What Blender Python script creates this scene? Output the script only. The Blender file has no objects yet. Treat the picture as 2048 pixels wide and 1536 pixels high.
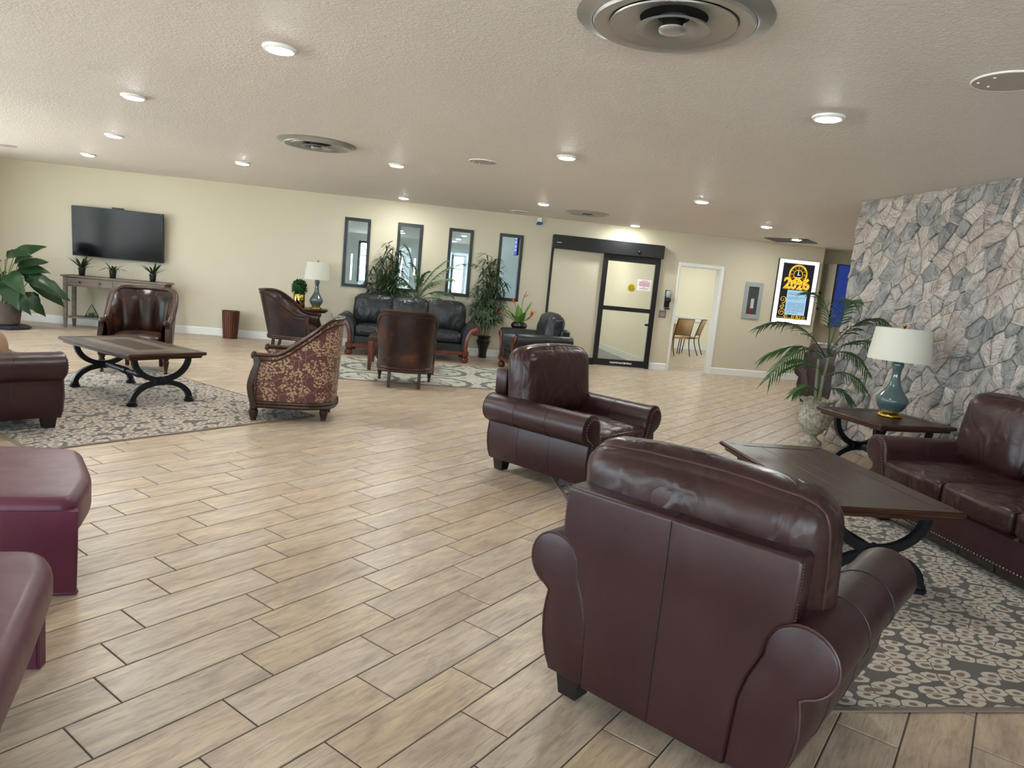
import bpy, bmesh, math, random
from math import pi, sin, cos, tan, atan2, sqrt, radians
from mathutils import Vector, Matrix, noise as mnoise

random.seed(7)
SC = bpy.context.scene
COL = SC.collection

# ------------------------------------------------------------------ camera, world, light, exposure
H = 1.5
CEIL = 2.706
YW = 13.244                       # face of the long cream wall
cam_d = bpy.data.cameras.new('camera')
cam_d.sensor_width = 36.0
cam_d.lens = 1395.0 / 2048.0 * 36.0
cam_d.clip_start = 0.05
cam_d.clip_end = 200
cam = bpy.data.objects.new('camera', cam_d)
COL.objects.link(cam)
_r = Vector((0.9859879, -0.13813557, 0.09352231))
_u = Vector((-0.07102501, 0.15965236, 0.98461494))
_f = Vector((0.15094141, 0.97746084, -0.14760421))
cam.matrix_world = Matrix(((_r.x, _u.x, -_f.x, 0), (_r.y, _u.y, -_f.y, 0), (_r.z, _u.z, -_f.z, H), (0, 0, 0, 1)))
SC.camera = cam
SC.view_settings.view_transform = 'Standard'
SC.view_settings.look = 'None'
SC.view_settings.gamma = 1.0
SC.view_settings.use_curve_mapping = False
SC.view_settings.exposure = 1.5
SC.cycles.use_denoising = True
SC.cycles.max_bounces = 8
SC.cycles.diffuse_bounces = 4
SC.cycles.glossy_bounces = 4
SC.cycles.transparent_max_bounces = 12
SC.cycles.sample_clamp_indirect = 6.0

world = bpy.data.worlds.new('daylight')
SC.world = world
world.use_nodes = True
_wn = world.node_tree
_bg = _wn.nodes['Background']
_bg.inputs['Color'].default_value = (0.76, 0.88, 1.0, 1)
SKY = 4.7
_bg.inputs['Strength'].default_value = SKY
LED = 150.0          # strength of the round ceiling lamps' lenses

def window_portal(name, loc, rot, sx, sy):
    l = bpy.data.lights.new(name, 'AREA')
    l.shape = 'RECTANGLE'; l.size = sx; l.size_y = sy
    l.cycles.is_portal = True
    o = bpy.data.objects.new(name, l); COL.objects.link(o)
    o.location = loc; o.rotation_euler = rot
    return o
# daylight comes in through the glazing of the left wall and of the front wall behind the camera
window_portal('portal_left', (-7.62, 4.5, 1.4), (0, -pi/2, 0), 2.2, 13.8)
window_portal('portal_dining', (9.62, 16.2, 1.5), (0, pi/2, 0), 1.7, 4.6)  # daylight for the dining room through its added window
window_portal('portal_rear', (-6.12, 19.5, 1.5), (0, -pi/2, 0), 1.7, 9.0)  # daylight for the rear room through its added side windows
window_portal('portal_front', (-1.2, -3.32, 1.4), (pi/2, 0, 0), 8.6, 2.2)

# high sun from behind the building: it lights the paving outside, which throws light up at the ceiling
_sl = bpy.data.lights.new('sun', 'SUN'); _sl.energy = 20.0; _sl.angle = 0.01; _sl.color = (1.0, 0.98, 0.95)
_so = bpy.data.objects.new('sun', _sl); COL.objects.link(_so)
_so.rotation_euler = (radians(-38), radians(0), 0)

# ------------------------------------------------------------------ materials
def srgb(r, g, b):
    f = lambda c: (c/255/12.92) if c/255 <= 0.04045 else ((c/255+0.055)/1.055)**2.4
    return (f(r), f(g), f(b), 1)

class NT:
    def __init__(s, name):
        s.m = bpy.data.materials.new(name); s.m.use_nodes = True
        s.t = s.m.node_tree; s.b = s.t.nodes['Principled BSDF']; s.out = s.t.nodes['Material Output']
    def n(s, typ, **kw):
        nd = s.t.nodes.new(typ)
        for k, v in kw.items():
            if k.startswith('i_'):
                key = k[2:].replace('_', ' ')
                if key.isdigit(): key = int(key)
                s.set(nd, key, v)
            else: setattr(nd, k, v)
        return nd
    def set(s, nd, key, v):
        if isinstance(v, bpy.types.NodeSocket): s.t.links.new(v, nd.inputs[key])
        elif isinstance(v, bpy.types.Node): s.t.links.new(v.outputs[0], nd.inputs[key])
        else: nd.inputs[key].default_value = v
    def math(s, op, a, b=0.0, c=0.0, clamp=False):
        nd = s.t.nodes.new('ShaderNodeMath'); nd.operation = op; nd.use_clamp = clamp
        s.set(nd, 0, a); s.set(nd, 1, b); s.set(nd, 2, c)
        return nd.outputs[0]
    def mix(s, fac, a, b, blend='MIX'):
        nd = s.t.nodes.new('ShaderNodeMix'); nd.data_type = 'RGBA'; nd.blend_type = blend
        s.set(nd, 0, fac); s.set(nd, 6, a); s.set(nd, 7, b)
        return nd.outputs[2]
    def ramp(s, fac, stops, interp='LINEAR'):
        nd = s.t.nodes.new('ShaderNodeValToRGB'); nd.color_ramp.interpolation = interp
        el = nd.color_ramp.elements
        while len(el) < len(stops): el.new(0.5)
        for e, (p, c) in zip(el, stops):
            e.position = p; e.color = c if len(c) == 4 else (*c, 1)
        s.set(nd, 0, fac)
        return nd.outputs[0]
    def noise(s, vec=None, scale=5, detail=3, rough=0.5, dist=0.0):
        nd = s.n('ShaderNodeTexNoise'); nd.inputs['Scale'].default_value = scale
        nd.inputs['Detail'].default_value = detail; nd.inputs['Roughness'].default_value = rough
        nd.inputs['Distortion'].default_value = dist
        if vec is not None: s.t.links.new(vec, nd.inputs['Vector'])
        return nd
    def voro(s, vec=None, scale=5, feature='F1', rnd=1.0):
        nd = s.n('ShaderNodeTexVoronoi'); nd.feature = feature
        nd.inputs['Scale'].default_value = scale; nd.inputs['Randomness'].default_value = rnd
        if vec is not None: s.t.links.new(vec, nd.inputs['Vector'])
        return nd
    def obj(s): return s.n('ShaderNodeTexCoord').outputs['Object']
    def pos(s): return s.n('ShaderNodeNewGeometry').outputs['Position']
    def mapping(s, vec, loc=(0, 0, 0), rot=(0, 0, 0), scale=(1, 1, 1)):
        nd = s.n('ShaderNodeMapping'); s.t.links.new(vec, nd.inputs['Vector'])
        nd.inputs['Location'].default_value = loc; nd.inputs['Rotation'].default_value = rot; nd.inputs['Scale'].default_value = scale
        return nd.outputs[0]
    def bump(s, height, strength=0.3, dist=0.01, normal=None):
        nd = s.n('ShaderNodeBump'); nd.inputs['Strength'].default_value = strength; nd.inputs['Distance'].default_value = dist
        s.set(nd, 'Height', height)
        if normal is not None: s.t.links.new(normal, nd.inputs['Normal'])
        return nd.outputs[0]
    def P(s, **kw):
        for k, v in kw.items(): s.set(s.b, {'color': 'Base Color', 'rough': 'Roughness', 'metal': 'Metallic', 'normal': 'Normal', 'spec': 'Specular IOR Level', 'coat': 'Coat Weight', 'coatr': 'Coat Roughness', 'sheen': 'Sheen Weight', 'alpha': 'Alpha', 'emit': 'Emission Color', 'es': 'Emission Strength', 'trans': 'Transmission Weight', 'ior': 'IOR'}[k], v)
        return s.m

def plain(name, col, rough=0.5, metal=0.0, spec=0.5, bumps=None, var=0.0):
    t = NT(name)
    c = col
    if var:
        nz = t.noise(t.obj(), 9, 4, 0.6)
        c = t.mix(nz.outputs['Fac'], tuple(x*(1-var) for x in col[:3])+(1,), tuple(min(1, x*(1+var)) for x in col[:3])+(1,))
    t.P(color=c, rough=rough, metal=metal, spec=spec)
    if bumps:
        nz = t.noise(t.obj(), bumps[0], 3, 0.6)
        t.P(normal=t.bump(nz.outputs['Fac'], bumps[1], bumps[2] if len(bumps) > 2 else 0.005))
    return t.m

def leather(name, dark, light, rough=0.36, wr=0.35, grain=260, mottle=3.0):
    t = NT(name); o = t.obj()
    big = t.noise(o, mottle, 4, 0.6, 0.4)
    fac = t.math('MULTIPLY_ADD', big.outputs['Fac'], 1.6, -0.3, True)
    if name.startswith('antique'): fac = t.ramp(big.outputs['Fac'], [(0.40, (0, 0, 0)), (0.56, (0.25, 0.25, 0.25)), (0.70, (1, 1, 1))])
    t.P(color=t.mix(fac, dark, light))
    rr = t.noise(o, 7, 3)
    t.P(rough=t.math('MULTIPLY_ADD', rr.outputs['Fac'], 0.22, rough-0.11), coat=0.08, coatr=0.25, spec=0.34)
    g = t.voro(o, grain)
    b1 = t.bump(g.outputs['Distance'], 0.12, 0.0015)
    wv = t.mapping(o, scale=(1, 1, 0.7))
    w = t.noise(wv, 5.5, 2, 0.5, 0.9)
    wf = t.ramp(w.outputs['Fac'], [(0.38, (0, 0, 0)), (0.60, (1, 1, 1))])
    t.P(normal=t.bump(wf, wr, 0.012, b1))
    return t.m

def woodm(name, dark, light, rough=0.35, scale=(2, 22, 22), coat=0.2, rnd=True):
    t = NT(name); o = t.obj()
    if rnd:
        oi = t.n('ShaderNodeObjectInfo')
        sh = t.n('ShaderNodeVectorMath', operation='ADD'); t.t.links.new(o, sh.inputs[0])
        cmb = t.n('ShaderNodeCombineXYZ'); t.set(cmb, 0, t.math('MULTIPLY', oi.outputs['Random'], 31.0)); t.set(cmb, 1, t.math('MULTIPLY', oi.outputs['Random'], 17.0))
        t.t.links.new(cmb.outputs[0], sh.inputs[1]); o = sh.outputs[0]
    m = t.mapping(o, scale=scale)
    n1 = t.noise(m, 1.0, 6, 0.65, 0.6)
    f = t.ramp(n1.outputs['Fac'], [(0.3, (0, 0, 0)), (0.7, (1, 1, 1))])
    t.P(color=t.mix(f, dark, light), rough=rough, coat=coat, coatr=0.2, spec=0.35)
    t.P(normal=t.bump(n1.outputs['Fac'], 0.15, 0.002))
    return t.m

M = {}
M['leather_brown'] = leather('brown_leather', srgb(43, 22, 23), srgb(56, 30, 31), 0.36, 0.10)
M['leather_brown_soft'] = leather('brown_leather_cushion', srgb(42, 23, 22), srgb(58, 33, 31), 0.33, 0.6)
M['leather_black'] = leather('black_leather', srgb(26, 28, 30), srgb(46, 48, 51), 0.38, 0.12)
M['leather_black_soft'] = leather('black_leather_cushion', srgb(26, 28, 30), srgb(48, 50, 53), 0.32, 1.0)
M['leather_antique'] = leather('antique_brown_leather', srgb(30, 17, 15), srgb(92, 48, 28), 0.32, 0.10, 200, 4.0)
M['welt'] = plain('leather_welt', srgb(66, 42, 39), 0.4)
M['welt_dark'] = plain('dark_welt', srgb(30, 20, 19), 0.45)
M['foot_block'] = plain('dark_foot', srgb(24, 18, 17), 0.4, bumps=(30, 0.1))
M['nailhead'] = plain('nailhead_brass', srgb(122, 110, 98), 0.3, 0.9)
M['iron'] = plain('dark_iron', srgb(34, 36, 40), 0.42, 0.5, bumps=(60, 0.15, 0.003))
M['wood_table'] = woodm('dark_table_wood', srgb(34, 21, 16), srgb(66, 45, 34), 0.3, (3, 34, 34), 0.04)
M['wood_table_worn'] = woodm('worn_table_wood', srgb(66, 52, 42), srgb(112, 94, 78), 0.34, (3, 40, 40), 0.04)
M['wood_table_edge'] = woodm('table_edge_wood', srgb(40, 21, 15), srgb(76, 43, 30), 0.32, (3, 30, 30), 0.05)
M['wood_cherry'] = woodm('cherry_wood', srgb(62, 24, 14), srgb(120, 54, 32), 0.3, (8, 8, 3), 0.4)
M['wood_trim'] = woodm('brown_trim_wood', srgb(36, 20, 15), srgb(68, 42, 30), 0.34, (8, 8, 4), 0.0)
M['wood_grey'] = woodm('grey_washed_wood', srgb(98, 86, 78), srgb(134, 122, 112), 0.6, (3, 26, 26), 0.0)
M['wood_bin'] = woodm('brown_bin_wood', srgb(70, 36, 24), srgb(112, 64, 44), 0.45, (30, 30, 3), 0.1)
M['wood_pine'] = woodm('pine_wood', srgb(180, 140, 95), srgb(205, 170, 125), 0.5, (8, 8, 3), 0.1)
M['black_metal'] = plain('black_metal', srgb(18, 19, 22), 0.35, 0.3, var=0.1)
M['black_frame'] = plain('black_frame', srgb(17, 18, 21), 0.42, 0.0, var=0.1)
M['white_trim'] = plain('white_trim_paint', srgb(226, 226, 222), 0.4, bumps=(20, 0.03))
M['white_plastic'] = plain('white_plastic', srgb(232, 232, 228), 0.45, var=0.03)
M['dark_grey'] = plain('dark_grey_enamel', srgb(62, 66, 68), 0.5, var=0.08)
M['grey_plate'] = plain('grey_plate', srgb(112, 104, 98), 0.5, var=0.08)
M['grey_metal'] = plain('grey_painted_metal', srgb(158, 164, 166), 0.4, 0.2, var=0.06)
M['dark_void'] = plain('dark_cavity', srgb(14, 14, 15), 0.8, var=0.1)
M['steel'] = plain('brushed_aluminium', srgb(176, 176, 174), 0.36, 0.75, bumps=(120, 0.06, 0.001))
M['cover_plate'] = plain('ceiling_cover_paint', srgb(176, 167, 160), 0.45, var=0.05)
M['brass'] = plain('brass', srgb(190, 150, 70), 0.22, 1.0, var=0.06)
M['gold'] = plain('polished_gold', srgb(215, 180, 95), 0.1, 1.0, var=0.05)
M['vinyl'] = leather('burgundy_vinyl', srgb(84, 36, 54), srgb(96, 43, 62), 0.42, 0.06, 420, 1.2)
M['terracotta_dark'] = plain('dark_pot', srgb(30, 26, 24), 0.35, bumps=(25, 0.3, 0.01))
M['black_pot'] = plain('black_pot', srgb(20, 22, 24), 0.35, var=0.1)
M['bark_base'] = plain('dark_slate_stand', srgb(34, 38, 46), 0.55, bumps=(14, 0.5, 0.02))
M['soil'] = plain('soil', srgb(60, 44, 32), 0.9, bumps=(60, 0.6, 0.02), var=0.3)
M['basket'] = plain('woven_basket', srgb(96, 84, 74), 0.7, bumps=(70, 0.5, 0.01), var=0.15)
M['red_paint'] = plain('red_paint', srgb(150, 20, 22), 0.3, var=0.05)
M['paper'] = plain('white_paper', srgb(226, 224, 228), 0.7, var=0.02)
M['ink_dark'] = plain('dark_ink', srgb(30, 30, 34), 0.7, var=0.05)
M['ink_red'] = plain('red_ink', srgb(170, 50, 60), 0.7, var=0.05)
M['yellow_sticker'] = plain('yellow_sticker', srgb(206, 186, 40), 0.5, var=0.05)
M['blue_tape'] = plain('blue_tape', srgb(20, 80, 150), 0.5, var=0.08)
M['tan_pillow'] = plain('tan_cushion_cloth', srgb(160, 124, 102), 0.8, bumps=(160, 0.3, 0.002), var=0.25)
M['pillow_piping'] = plain('pale_piping', srgb(226, 196, 170), 0.7, var=0.05)
M['mesh_sling'] = plain('tan_sling_fabric', srgb(150, 114, 74), 0.7, bumps=(200, 0.3, 0.002), var=0.1)
M['cord'] = plain('cord_plastic', srgb(170, 165, 150), 0.5, var=0.05)
M['shade'] = NT('linen_lampshade').P(color=srgb(222, 220, 208), rough=0.85)
_t = NT('linen_shade'); _w = _t.n('ShaderNodeTexWave'); _w.inputs['Scale'].default_value = 90
_t.t.links.new(_t.obj(), _w.inputs['Vector'])
_t.P(color=srgb(206, 203, 190), rough=0.9, normal=_t.bump(_w.outputs['Fac'], 0.08, 0.001)); _t.b.inputs['Subsurface Weight'].default_value = 0.0
M['shade'] = _t.m
def ceramic(name, a, b):
    t = NT(name); nz = t.noise(t.obj(), 5, 4, 0.6)
    t.P(color=t.mix(nz.outputs['Fac'], a, b), rough=0.12, coat=0.6, coatr=0.05)
    return t.m
M['ceramic'] = ceramic('blue_grey_ceramic', srgb(66, 86, 88), srgb(88, 106, 106))
M['ceramic_b'] = ceramic('grey_ceramic', srgb(80, 90, 94), srgb(104, 112, 114))
M['vase_black'] = plain('glazed_black_vase', srgb(24, 20, 20), 0.06, 0.0, 0.8, var=0.2)

def foliage(name, a, b, rough=0.4):
    t = NT(name); nz = t.noise(t.obj(), 6, 3)
    oi = t.n('ShaderNodeObjectInfo')
    f = t.math('MULTIPLY_ADD', oi.outputs['Random'], 0.5, t.math('MULTIPLY', nz.outputs['Fac'], 0.6))
    t.P(color=t.mix(f, a, b), rough=rough, spec=0.4)
    return t.m
M['leaf_dark'] = foliage('dark_green_leaf', srgb(22, 42, 26), srgb(44, 74, 40), 0.3)
M['leaf_palm'] = foliage('palm_leaf', srgb(34, 60, 36), srgb(78, 110, 62), 0.4)
M['leaf_bamboo'] = foliage('bamboo_leaf', srgb(34, 54, 34), srgb(78, 100, 66), 0.5)
M['leaf_box'] = foliage('boxwood_leaf', srgb(20, 64, 26), srgb(56, 110, 44), 0.5)
M['leaf_bright'] = foliage('bright_leaf', srgb(64, 104, 40), srgb(110, 146, 60), 0.4)
M['stem'] = foliage('green_stem', srgb(86, 100, 52), srgb(126, 128, 84), 0.5)
M['stem_palm'] = foliage('palm_cane', srgb(92, 112, 52), srgb(150, 150, 120), 0.5)
M['cane'] = foliage('bamboo_cane', srgb(70, 62, 40), srgb(112, 100, 66), 0.6)
M['flower'] = plain('orange_petal', srgb(214, 104, 34), 0.5, var=0.25)
M['flower_red'] = plain('red_petal', srgb(184, 56, 30), 0.5, var=0.25)

def emis(name, col, strength):
    t = NT(name); t.P(color=(0, 0, 0, 1), emit=col, es=strength, rough=0.6)
    return t.m
M['led'] = emis('lamp_lens', (0.965, 1.0, 0.955, 1), LED)
M['sign_white'] = emis('backlit_white', (0.95, 0.97, 1.0, 1), 0.48)
M['sign_black'] = emis('screen_black', (0.006, 0.007, 0.012, 1), 0.4)
M['sign_blue_paper'] = emis('screen_pale_blue', srgb(165, 205, 232), 0.36)
M['sign_ink'] = emis('screen_ink', srgb(60, 90, 130), 0.3)
t = NT('screen_gold'); nz = t.noise(t.obj(), 14, 3, 0.6)
t.P(color=(0, 0, 0, 1), emit=t.mix(t.ramp(nz.outputs['Fac'], [(0.35, (0, 0, 0)), (0.65, (1, 1, 1))]), srgb(205, 130, 10), srgb(255, 228, 70)), es=0.42, rough=0.6); M['sign_gold'] = t.m
M['sign_gold_dark'] = emis('screen_gold_dark', srgb(200, 150, 20), 0.36)
M['sign_blue'] = emis('screen_blue', srgb(26, 52, 130), 0.33)
M['sign_blue_light'] = emis('screen_blue_light', srgb(60, 80, 160), 0.33)
M['open_blue'] = emis('lit_blue_sign', srgb(40, 80, 220), 0.5)
M['sign_text'] = emis('screen_white_text', srgb(225, 232, 255), 0.4)

def glassm(name, tint=(1, 1, 1, 1), refl=0.12, rough=0.02, bumpy=None):
    t = NT(name)
    tr = t.n('ShaderNodeBsdfTransparent'); tr.inputs[0].default_value = tint
    gl = t.n('ShaderNodeBsdfGlossy'); gl.inputs['Roughness'].default_value = rough
    if bumpy:
        nz = t.noise(t.obj(), bumpy[0], 3, 0.6); t.t.links.new(t.bump(nz.outputs['Fac'], bumpy[1], 0.01), gl.inputs['Normal'])
    mx = t.n('ShaderNodeMixShader'); mx.inputs[0].default_value = refl
    t.t.links.new(tr.outputs[0], mx.inputs[1]); t.t.links.new(gl.outputs[0], mx.inputs[2])
    t.t.links.new(mx.outputs[0], t.out.inputs['Surface'])
    return t.m
M['glass'] = glassm('window_glass', (0.93, 0.96, 0.96, 1), 0.10)
M['glass_grey'] = glassm('interior_window_glass', (0.86, 0.92, 0.93, 1), 0.05)
M['glass_clear'] = glassm('terrarium_glass', (0.96, 0.98, 0.97, 1), 0.06)
t = NT('obscure_glass'); nz = t.noise(t.obj(), 22, 3, 0.6)
tr = t.n('ShaderNodeBsdfTransparent'); tr.inputs[0].default_value = (0.97, 0.97, 0.95, 1)
df = t.n('ShaderNodeBsdfTranslucent'); df.inputs[0].default_value = (0.85, 0.85, 0.8, 1)
gl = t.n('ShaderNodeBsdfGlossy'); gl.inputs['Roughness'].default_value = 0.15
t.t.links.new(t.bump(nz.outputs['Fac'], 0.5, 0.02), gl.inputs['Normal'])
m1 = t.n('ShaderNodeMixShader'); m1.inputs[0].default_value = 0.10; t.t.links.new(tr.outputs[0], m1.inputs[1]); t.t.links.new(df.outputs[0], m1.inputs[2])
m2 = t.n('ShaderNodeMixShader'); m2.inputs[0].default_value = 0.05; t.t.links.new(m1.outputs[0], m2.inputs[1]); t.t.links.new(gl.outputs[0], m2.inputs[2])
t.t.links.new(m2.outputs[0], t.out.inputs['Surface']); M['glass_door'] = t.m

t = NT('tv_screen'); t.P(color=srgb(9, 11, 16), rough=0.14, spec=0.16); M['tv'] = t.m

# painted walls
def paint(name, col, bsc=130, bst=0.12, rough=0.55):
    t = NT(name); p = t.pos()
    n1 = t.noise(p, bsc, 3, 0.6); n2 = t.noise(p, 1.3, 3, 0.5)
    c = t.mix(n2.outputs['Fac'], tuple(x*0.96 for x in col[:3])+(1,), tuple(min(1, x*1.03) for x in col[:3])+(1,))
    t.P(color=c, rough=rough, spec=0.3, normal=t.bump(n1.outputs['Fac'], bst, 0.003))
    return t.m
M['wall_cream'] = paint('cream_wall_paint', srgb(199, 190, 168))
M['wall_grey'] = paint('pale_grey_wall_paint', srgb(196, 201, 198))
M['wall_white'] = paint('pale_cream_wall_paint', srgb(232, 224, 198))
t = NT('textured_ceiling_paint'); p = t.pos()
n1 = t.noise(p, 46, 4, 0.65, 0.5); nr = t.ramp(n1.outputs['Fac'], [(0.42, (0, 0, 0)), (0.60, (1, 1, 1))])
n2 = t.noise(p, 0.8, 2, 0.5)
t.P(color=t.mix(n2.outputs['Fac'], srgb(228, 219, 212), srgb(233, 225, 218)), rough=0.6, spec=0.25, normal=t.bump(nr, 0.45, 0.006)); M['ceiling'] = t.m
t = NT('grey_carpet'); n1 = t.noise(t.pos(), 160, 3, 0.7)
t.P(color=t.mix(n1.outputs['Fac'], srgb(84, 84, 84), srgb(112, 112, 110)), rough=0.95, normal=t.bump(n1.outputs['Fac'], 0.4, 0.004)); M['carpet'] = t.m
M['grout'] = plain('grout', srgb(84, 74, 66), 0.85, bumps=(90, 0.3, 0.002), var=0.08)
t = NT('pale_paving'); n1 = t.noise(t.pos(), 3, 4, 0.6)
t.P(color=t.mix(n1.outputs['Fac'], srgb(190, 188, 180), srgb(206, 204, 196)), rough=0.9); M['paving'] = t.m

# wood-look porcelain tile
PA = radians(45.603)                    # direction of the planks
t = NT('wood_look_tile'); p = t.mapping(t.pos(), rot=(0, 0, -PA))
oi = t.n('ShaderNodeObjectInfo'); at = t.n('ShaderNodeAttribute', attribute_name='tile_rand')
rnd = t.math('FRACT', t.math('ADD', t.math('MULTIPLY', oi.outputs['Random'], 1.0), t.math('MULTIPLY', at.outputs['Fac'], 1.0)))
cb = t.n('ShaderNodeCombineXYZ'); t.set(cb, 0, t.math('MULTIPLY', rnd, 57.0)); t.set(cb, 1, t.math('MULTIPLY', rnd, 23.0)); t.set(cb, 2, t.math('MULTIPLY', rnd, 11.0))
ad = t.n('ShaderNodeVectorMath', operation='ADD'); t.t.links.new(p, ad.inputs[0]); t.t.links.new(cb.outputs[0], ad.inputs[1])
g1 = t.noise(t.mapping(ad.outputs[0], scale=(4.6, 34, 1)), 1.0, 6, 0.72, 0.8)
g2 = t.noise(t.mapping(ad.outputs[0], scale=(3.0, 9.0, 1)), 1.0, 5, 0.66, 0.6)
g3 = t.noise(t.mapping(ad.outputs[0], scale=(9, 130, 1)), 1.0, 3, 0.6, 0.3)
base = t.mix(t.ramp(g2.outputs['Fac'], [(0.3, (0, 0, 0)), (0.72, (1, 1, 1))]), srgb(206, 187, 163), srgb(158, 139, 125))
base = t.mix(t.math('MULTIPLY', t.ramp(g1.outputs['Fac'], [(0.46, (0, 0, 0)), (0.74, (1, 1, 1))]), 0.75), base, srgb(132, 114, 102))
base = t.mix(t.math('MULTIPLY', t.ramp(g3.outputs['Fac'], [(0.56, (0, 0, 0)), (0.70, (1, 1, 1))]), 0.45), base, srgb(124, 104, 88))
wn = t.n('ShaderNodeTexWhiteNoise', noise_dimensions='1D'); t.set(wn, 'W', t.math('MULTIPLY', rnd, 91.7))
hs = t.n('ShaderNodeHueSaturation'); t.set(hs, 'Color', base); t.set(hs, 'Value', t.math('MULTIPLY_ADD', wn.outputs['Value'], 0.10, 0.95)); t.set(hs, 'Saturation', t.math('MULTIPLY_ADD', rnd, 0.25, 0.90))
t.P(color=hs.outputs[0], rough=t.math('MULTIPLY_ADD', g1.outputs['Fac'], 0.22, 0.24), spec=0.5, normal=t.bump(t.math('ADD', g1.outputs['Fac'], t.math('MULTIPLY', g3.outputs['Fac'], 0.5)), 0.16, 0.002))
M['tile'] = t.m

# stone cladding: pink-white and grey streaky stones, one shade per stone
t = NT('streaked_stone'); oi = t.n('ShaderNodeObjectInfo'); at = t.n('ShaderNodeAttribute', attribute_name='tile_rand')
rnd = t.math('FRACT', t.math('ADD', oi.outputs['Random'], at.outputs['Fac']))
p = t.pos()
vr = t.n('ShaderNodeVectorRotate', rotation_type='X_AXIS'); t.t.links.new(p, vr.inputs['Vector']); t.set(vr, 'Angle', t.math('MULTIPLY', rnd, 40.0))
ad = t.n('ShaderNodeVectorMath', operation='ADD'); t.t.links.new(vr.outputs[0], ad.inputs[0])
cb = t.n('ShaderNodeCombineXYZ'); t.set(cb, 0, t.math('MULTIPLY', rnd, 33.0)); t.set(cb, 2, t.math('MULTIPLY', rnd, 77.0)); t.t.links.new(cb.outputs[0], ad.inputs[1])
s1 = t.noise(t.mapping(ad.outputs[0], scale=(8, 9, 60)), 1.0, 6, 0.7, 1.6)
s2 = t.noise(t.mapping(ad.outputs[0], scale=(5, 5, 9)), 1.0, 3, 0.6, 0.5)
wn = t.n('ShaderNodeTexWhiteNoise', noise_dimensions='1D'); t.set(wn, 'W', t.math('MULTIPLY', rnd, 317.0))
tone = t.ramp(wn.outputs['Value'], [(0.0, srgb(216, 203, 193)), (0.24, srgb(204, 190, 180)), (0.40, srgb(192, 185, 178)), (0.58, srgb(166, 164, 160)), (0.74, srgb(142, 143, 143)), (0.88, srgb(204, 188, 176)), (1.0, srgb(212, 202, 192))], 'CONSTANT')
drk = t.mix(1.0, tone, srgb(164, 165, 168), 'MULTIPLY')
col = t.mix(t.ramp(s1.outputs['Fac'], [(0.44, (0, 0, 0)), (0.62, (1, 1, 1))]), tone, drk)
col = t.mix(t.math('MULTIPLY', t.ramp(s2.outputs['Fac'], [(0.45, (0, 0, 0)), (0.7, (1, 1, 1))]), 0.6), col, srgb(216, 206, 198))
t.P(color=col, rough=0.62, spec=0.35, normal=t.bump(t.math('ADD', s1.outputs['Fac'], s2.outputs['Fac']), 0.7, 0.02))
M['stone'] = t.m
M['mortar'] = plain('stone_mortar', srgb(196, 184, 172), 0.9, bumps=(40, 0.6, 0.01), var=0.12)

# urn: weathered cast stone
t = NT('cast_stone'); n1 = t.noise(t.obj(), 26, 4, 0.65, 0.3); n2 = t.noise(t.obj(), 7, 3)
t.P(color=t.mix(t.ramp(n1.outputs['Fac'], [(0.38, (0, 0, 0)), (0.62, (1, 1, 1))]), srgb(128, 122, 108), srgb(188, 182, 168)), rough=0.8, normal=t.bump(t.math('ADD', n1.outputs['Fac'], n2.outputs['Fac']), 0.5, 0.01)); M['cast_stone'] = t.m

# leopard-ring rug
def rug_rings(name, bg, ring, centre):
    t = NT(name); o = t.obj()
    nz = t.noise(o, 7, 2); vm = t.n('ShaderNodeVectorMath', operation='SCALE'); t.t.links.new(nz.outputs['Color'], vm.inputs[0]); vm.inputs['Scale'].default_value = 0.035
    ad = t.n('ShaderNodeVectorMath', operation='ADD'); t.t.links.new(o, ad.inputs[0]); t.t.links.new(vm.outputs[0], ad.inputs[1])
    mp = t.mapping(ad.outputs[0], scale=(1.0, 1.6, 0.0), rot=(0, 0, 0.35))
    v1 = t.voro(mp, 10.5, 'F1', 0.7); ve = t.voro(mp, 10.5, 'DISTANCE_TO_EDGE', 0.7); v1.voronoi_dimensions = '2D'; ve.voronoi_dimensions = '2D'
    wob = t.noise(o, 26, 2)
    d1 = t.math('ADD', v1.outputs['Distance'], t.math('MULTIPLY_ADD', wob.outputs['Fac'], 0.22, -0.11))
    edge = t.math('GREATER_THAN', ve.outputs['Distance'], 0.035)
    wn = t.n('ShaderNodeTexWhiteNoise', noise_dimensions='3D'); t.t.links.new(v1.outputs['Position'], wn.inputs['Vector'])
    keep = t.math('GREATER_THAN', wn.outputs['Value'], 0.05)
    ringm = t.math('MULTIPLY', t.math('MULTIPLY', edge, keep), t.math('LESS_THAN', d1, 0.52))
    cen = t.math('LESS_THAN', d1, t.math('MULTIPLY_ADD', wn.outputs['Value'], 0.10, 0.15))
    wv = t.noise(t.mapping(o, scale=(240, 240, 1)), 1.0, 2)
    c = t.mix(ringm, bg, ring)
    c = t.mix(t.math('MULTIPLY', cen, ringm), c, centre)
    c = t.mix(t.math('MULTIPLY', wv.outputs['Fac'], 0.35), c, tuple(x*0.45 for x in bg[:3])+(1,))
    t.P(color=c, rough=0.95, spec=0.1, sheen=0.15, normal=t.bump(t.math('ADD', wv.outputs['Fac'], ringm), 0.35, 0.003))
    return t.m
M['rug_rings'] = rug_rings('ring_patterned_rug', srgb(92, 85, 78), srgb(196, 183, 168), srgb(120, 100, 84))
M['rug_edge'] = plain('rug_binding', srgb(124, 110, 98), 0.95, bumps=(220, 0.4, 0.003), var=0.15)
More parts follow.
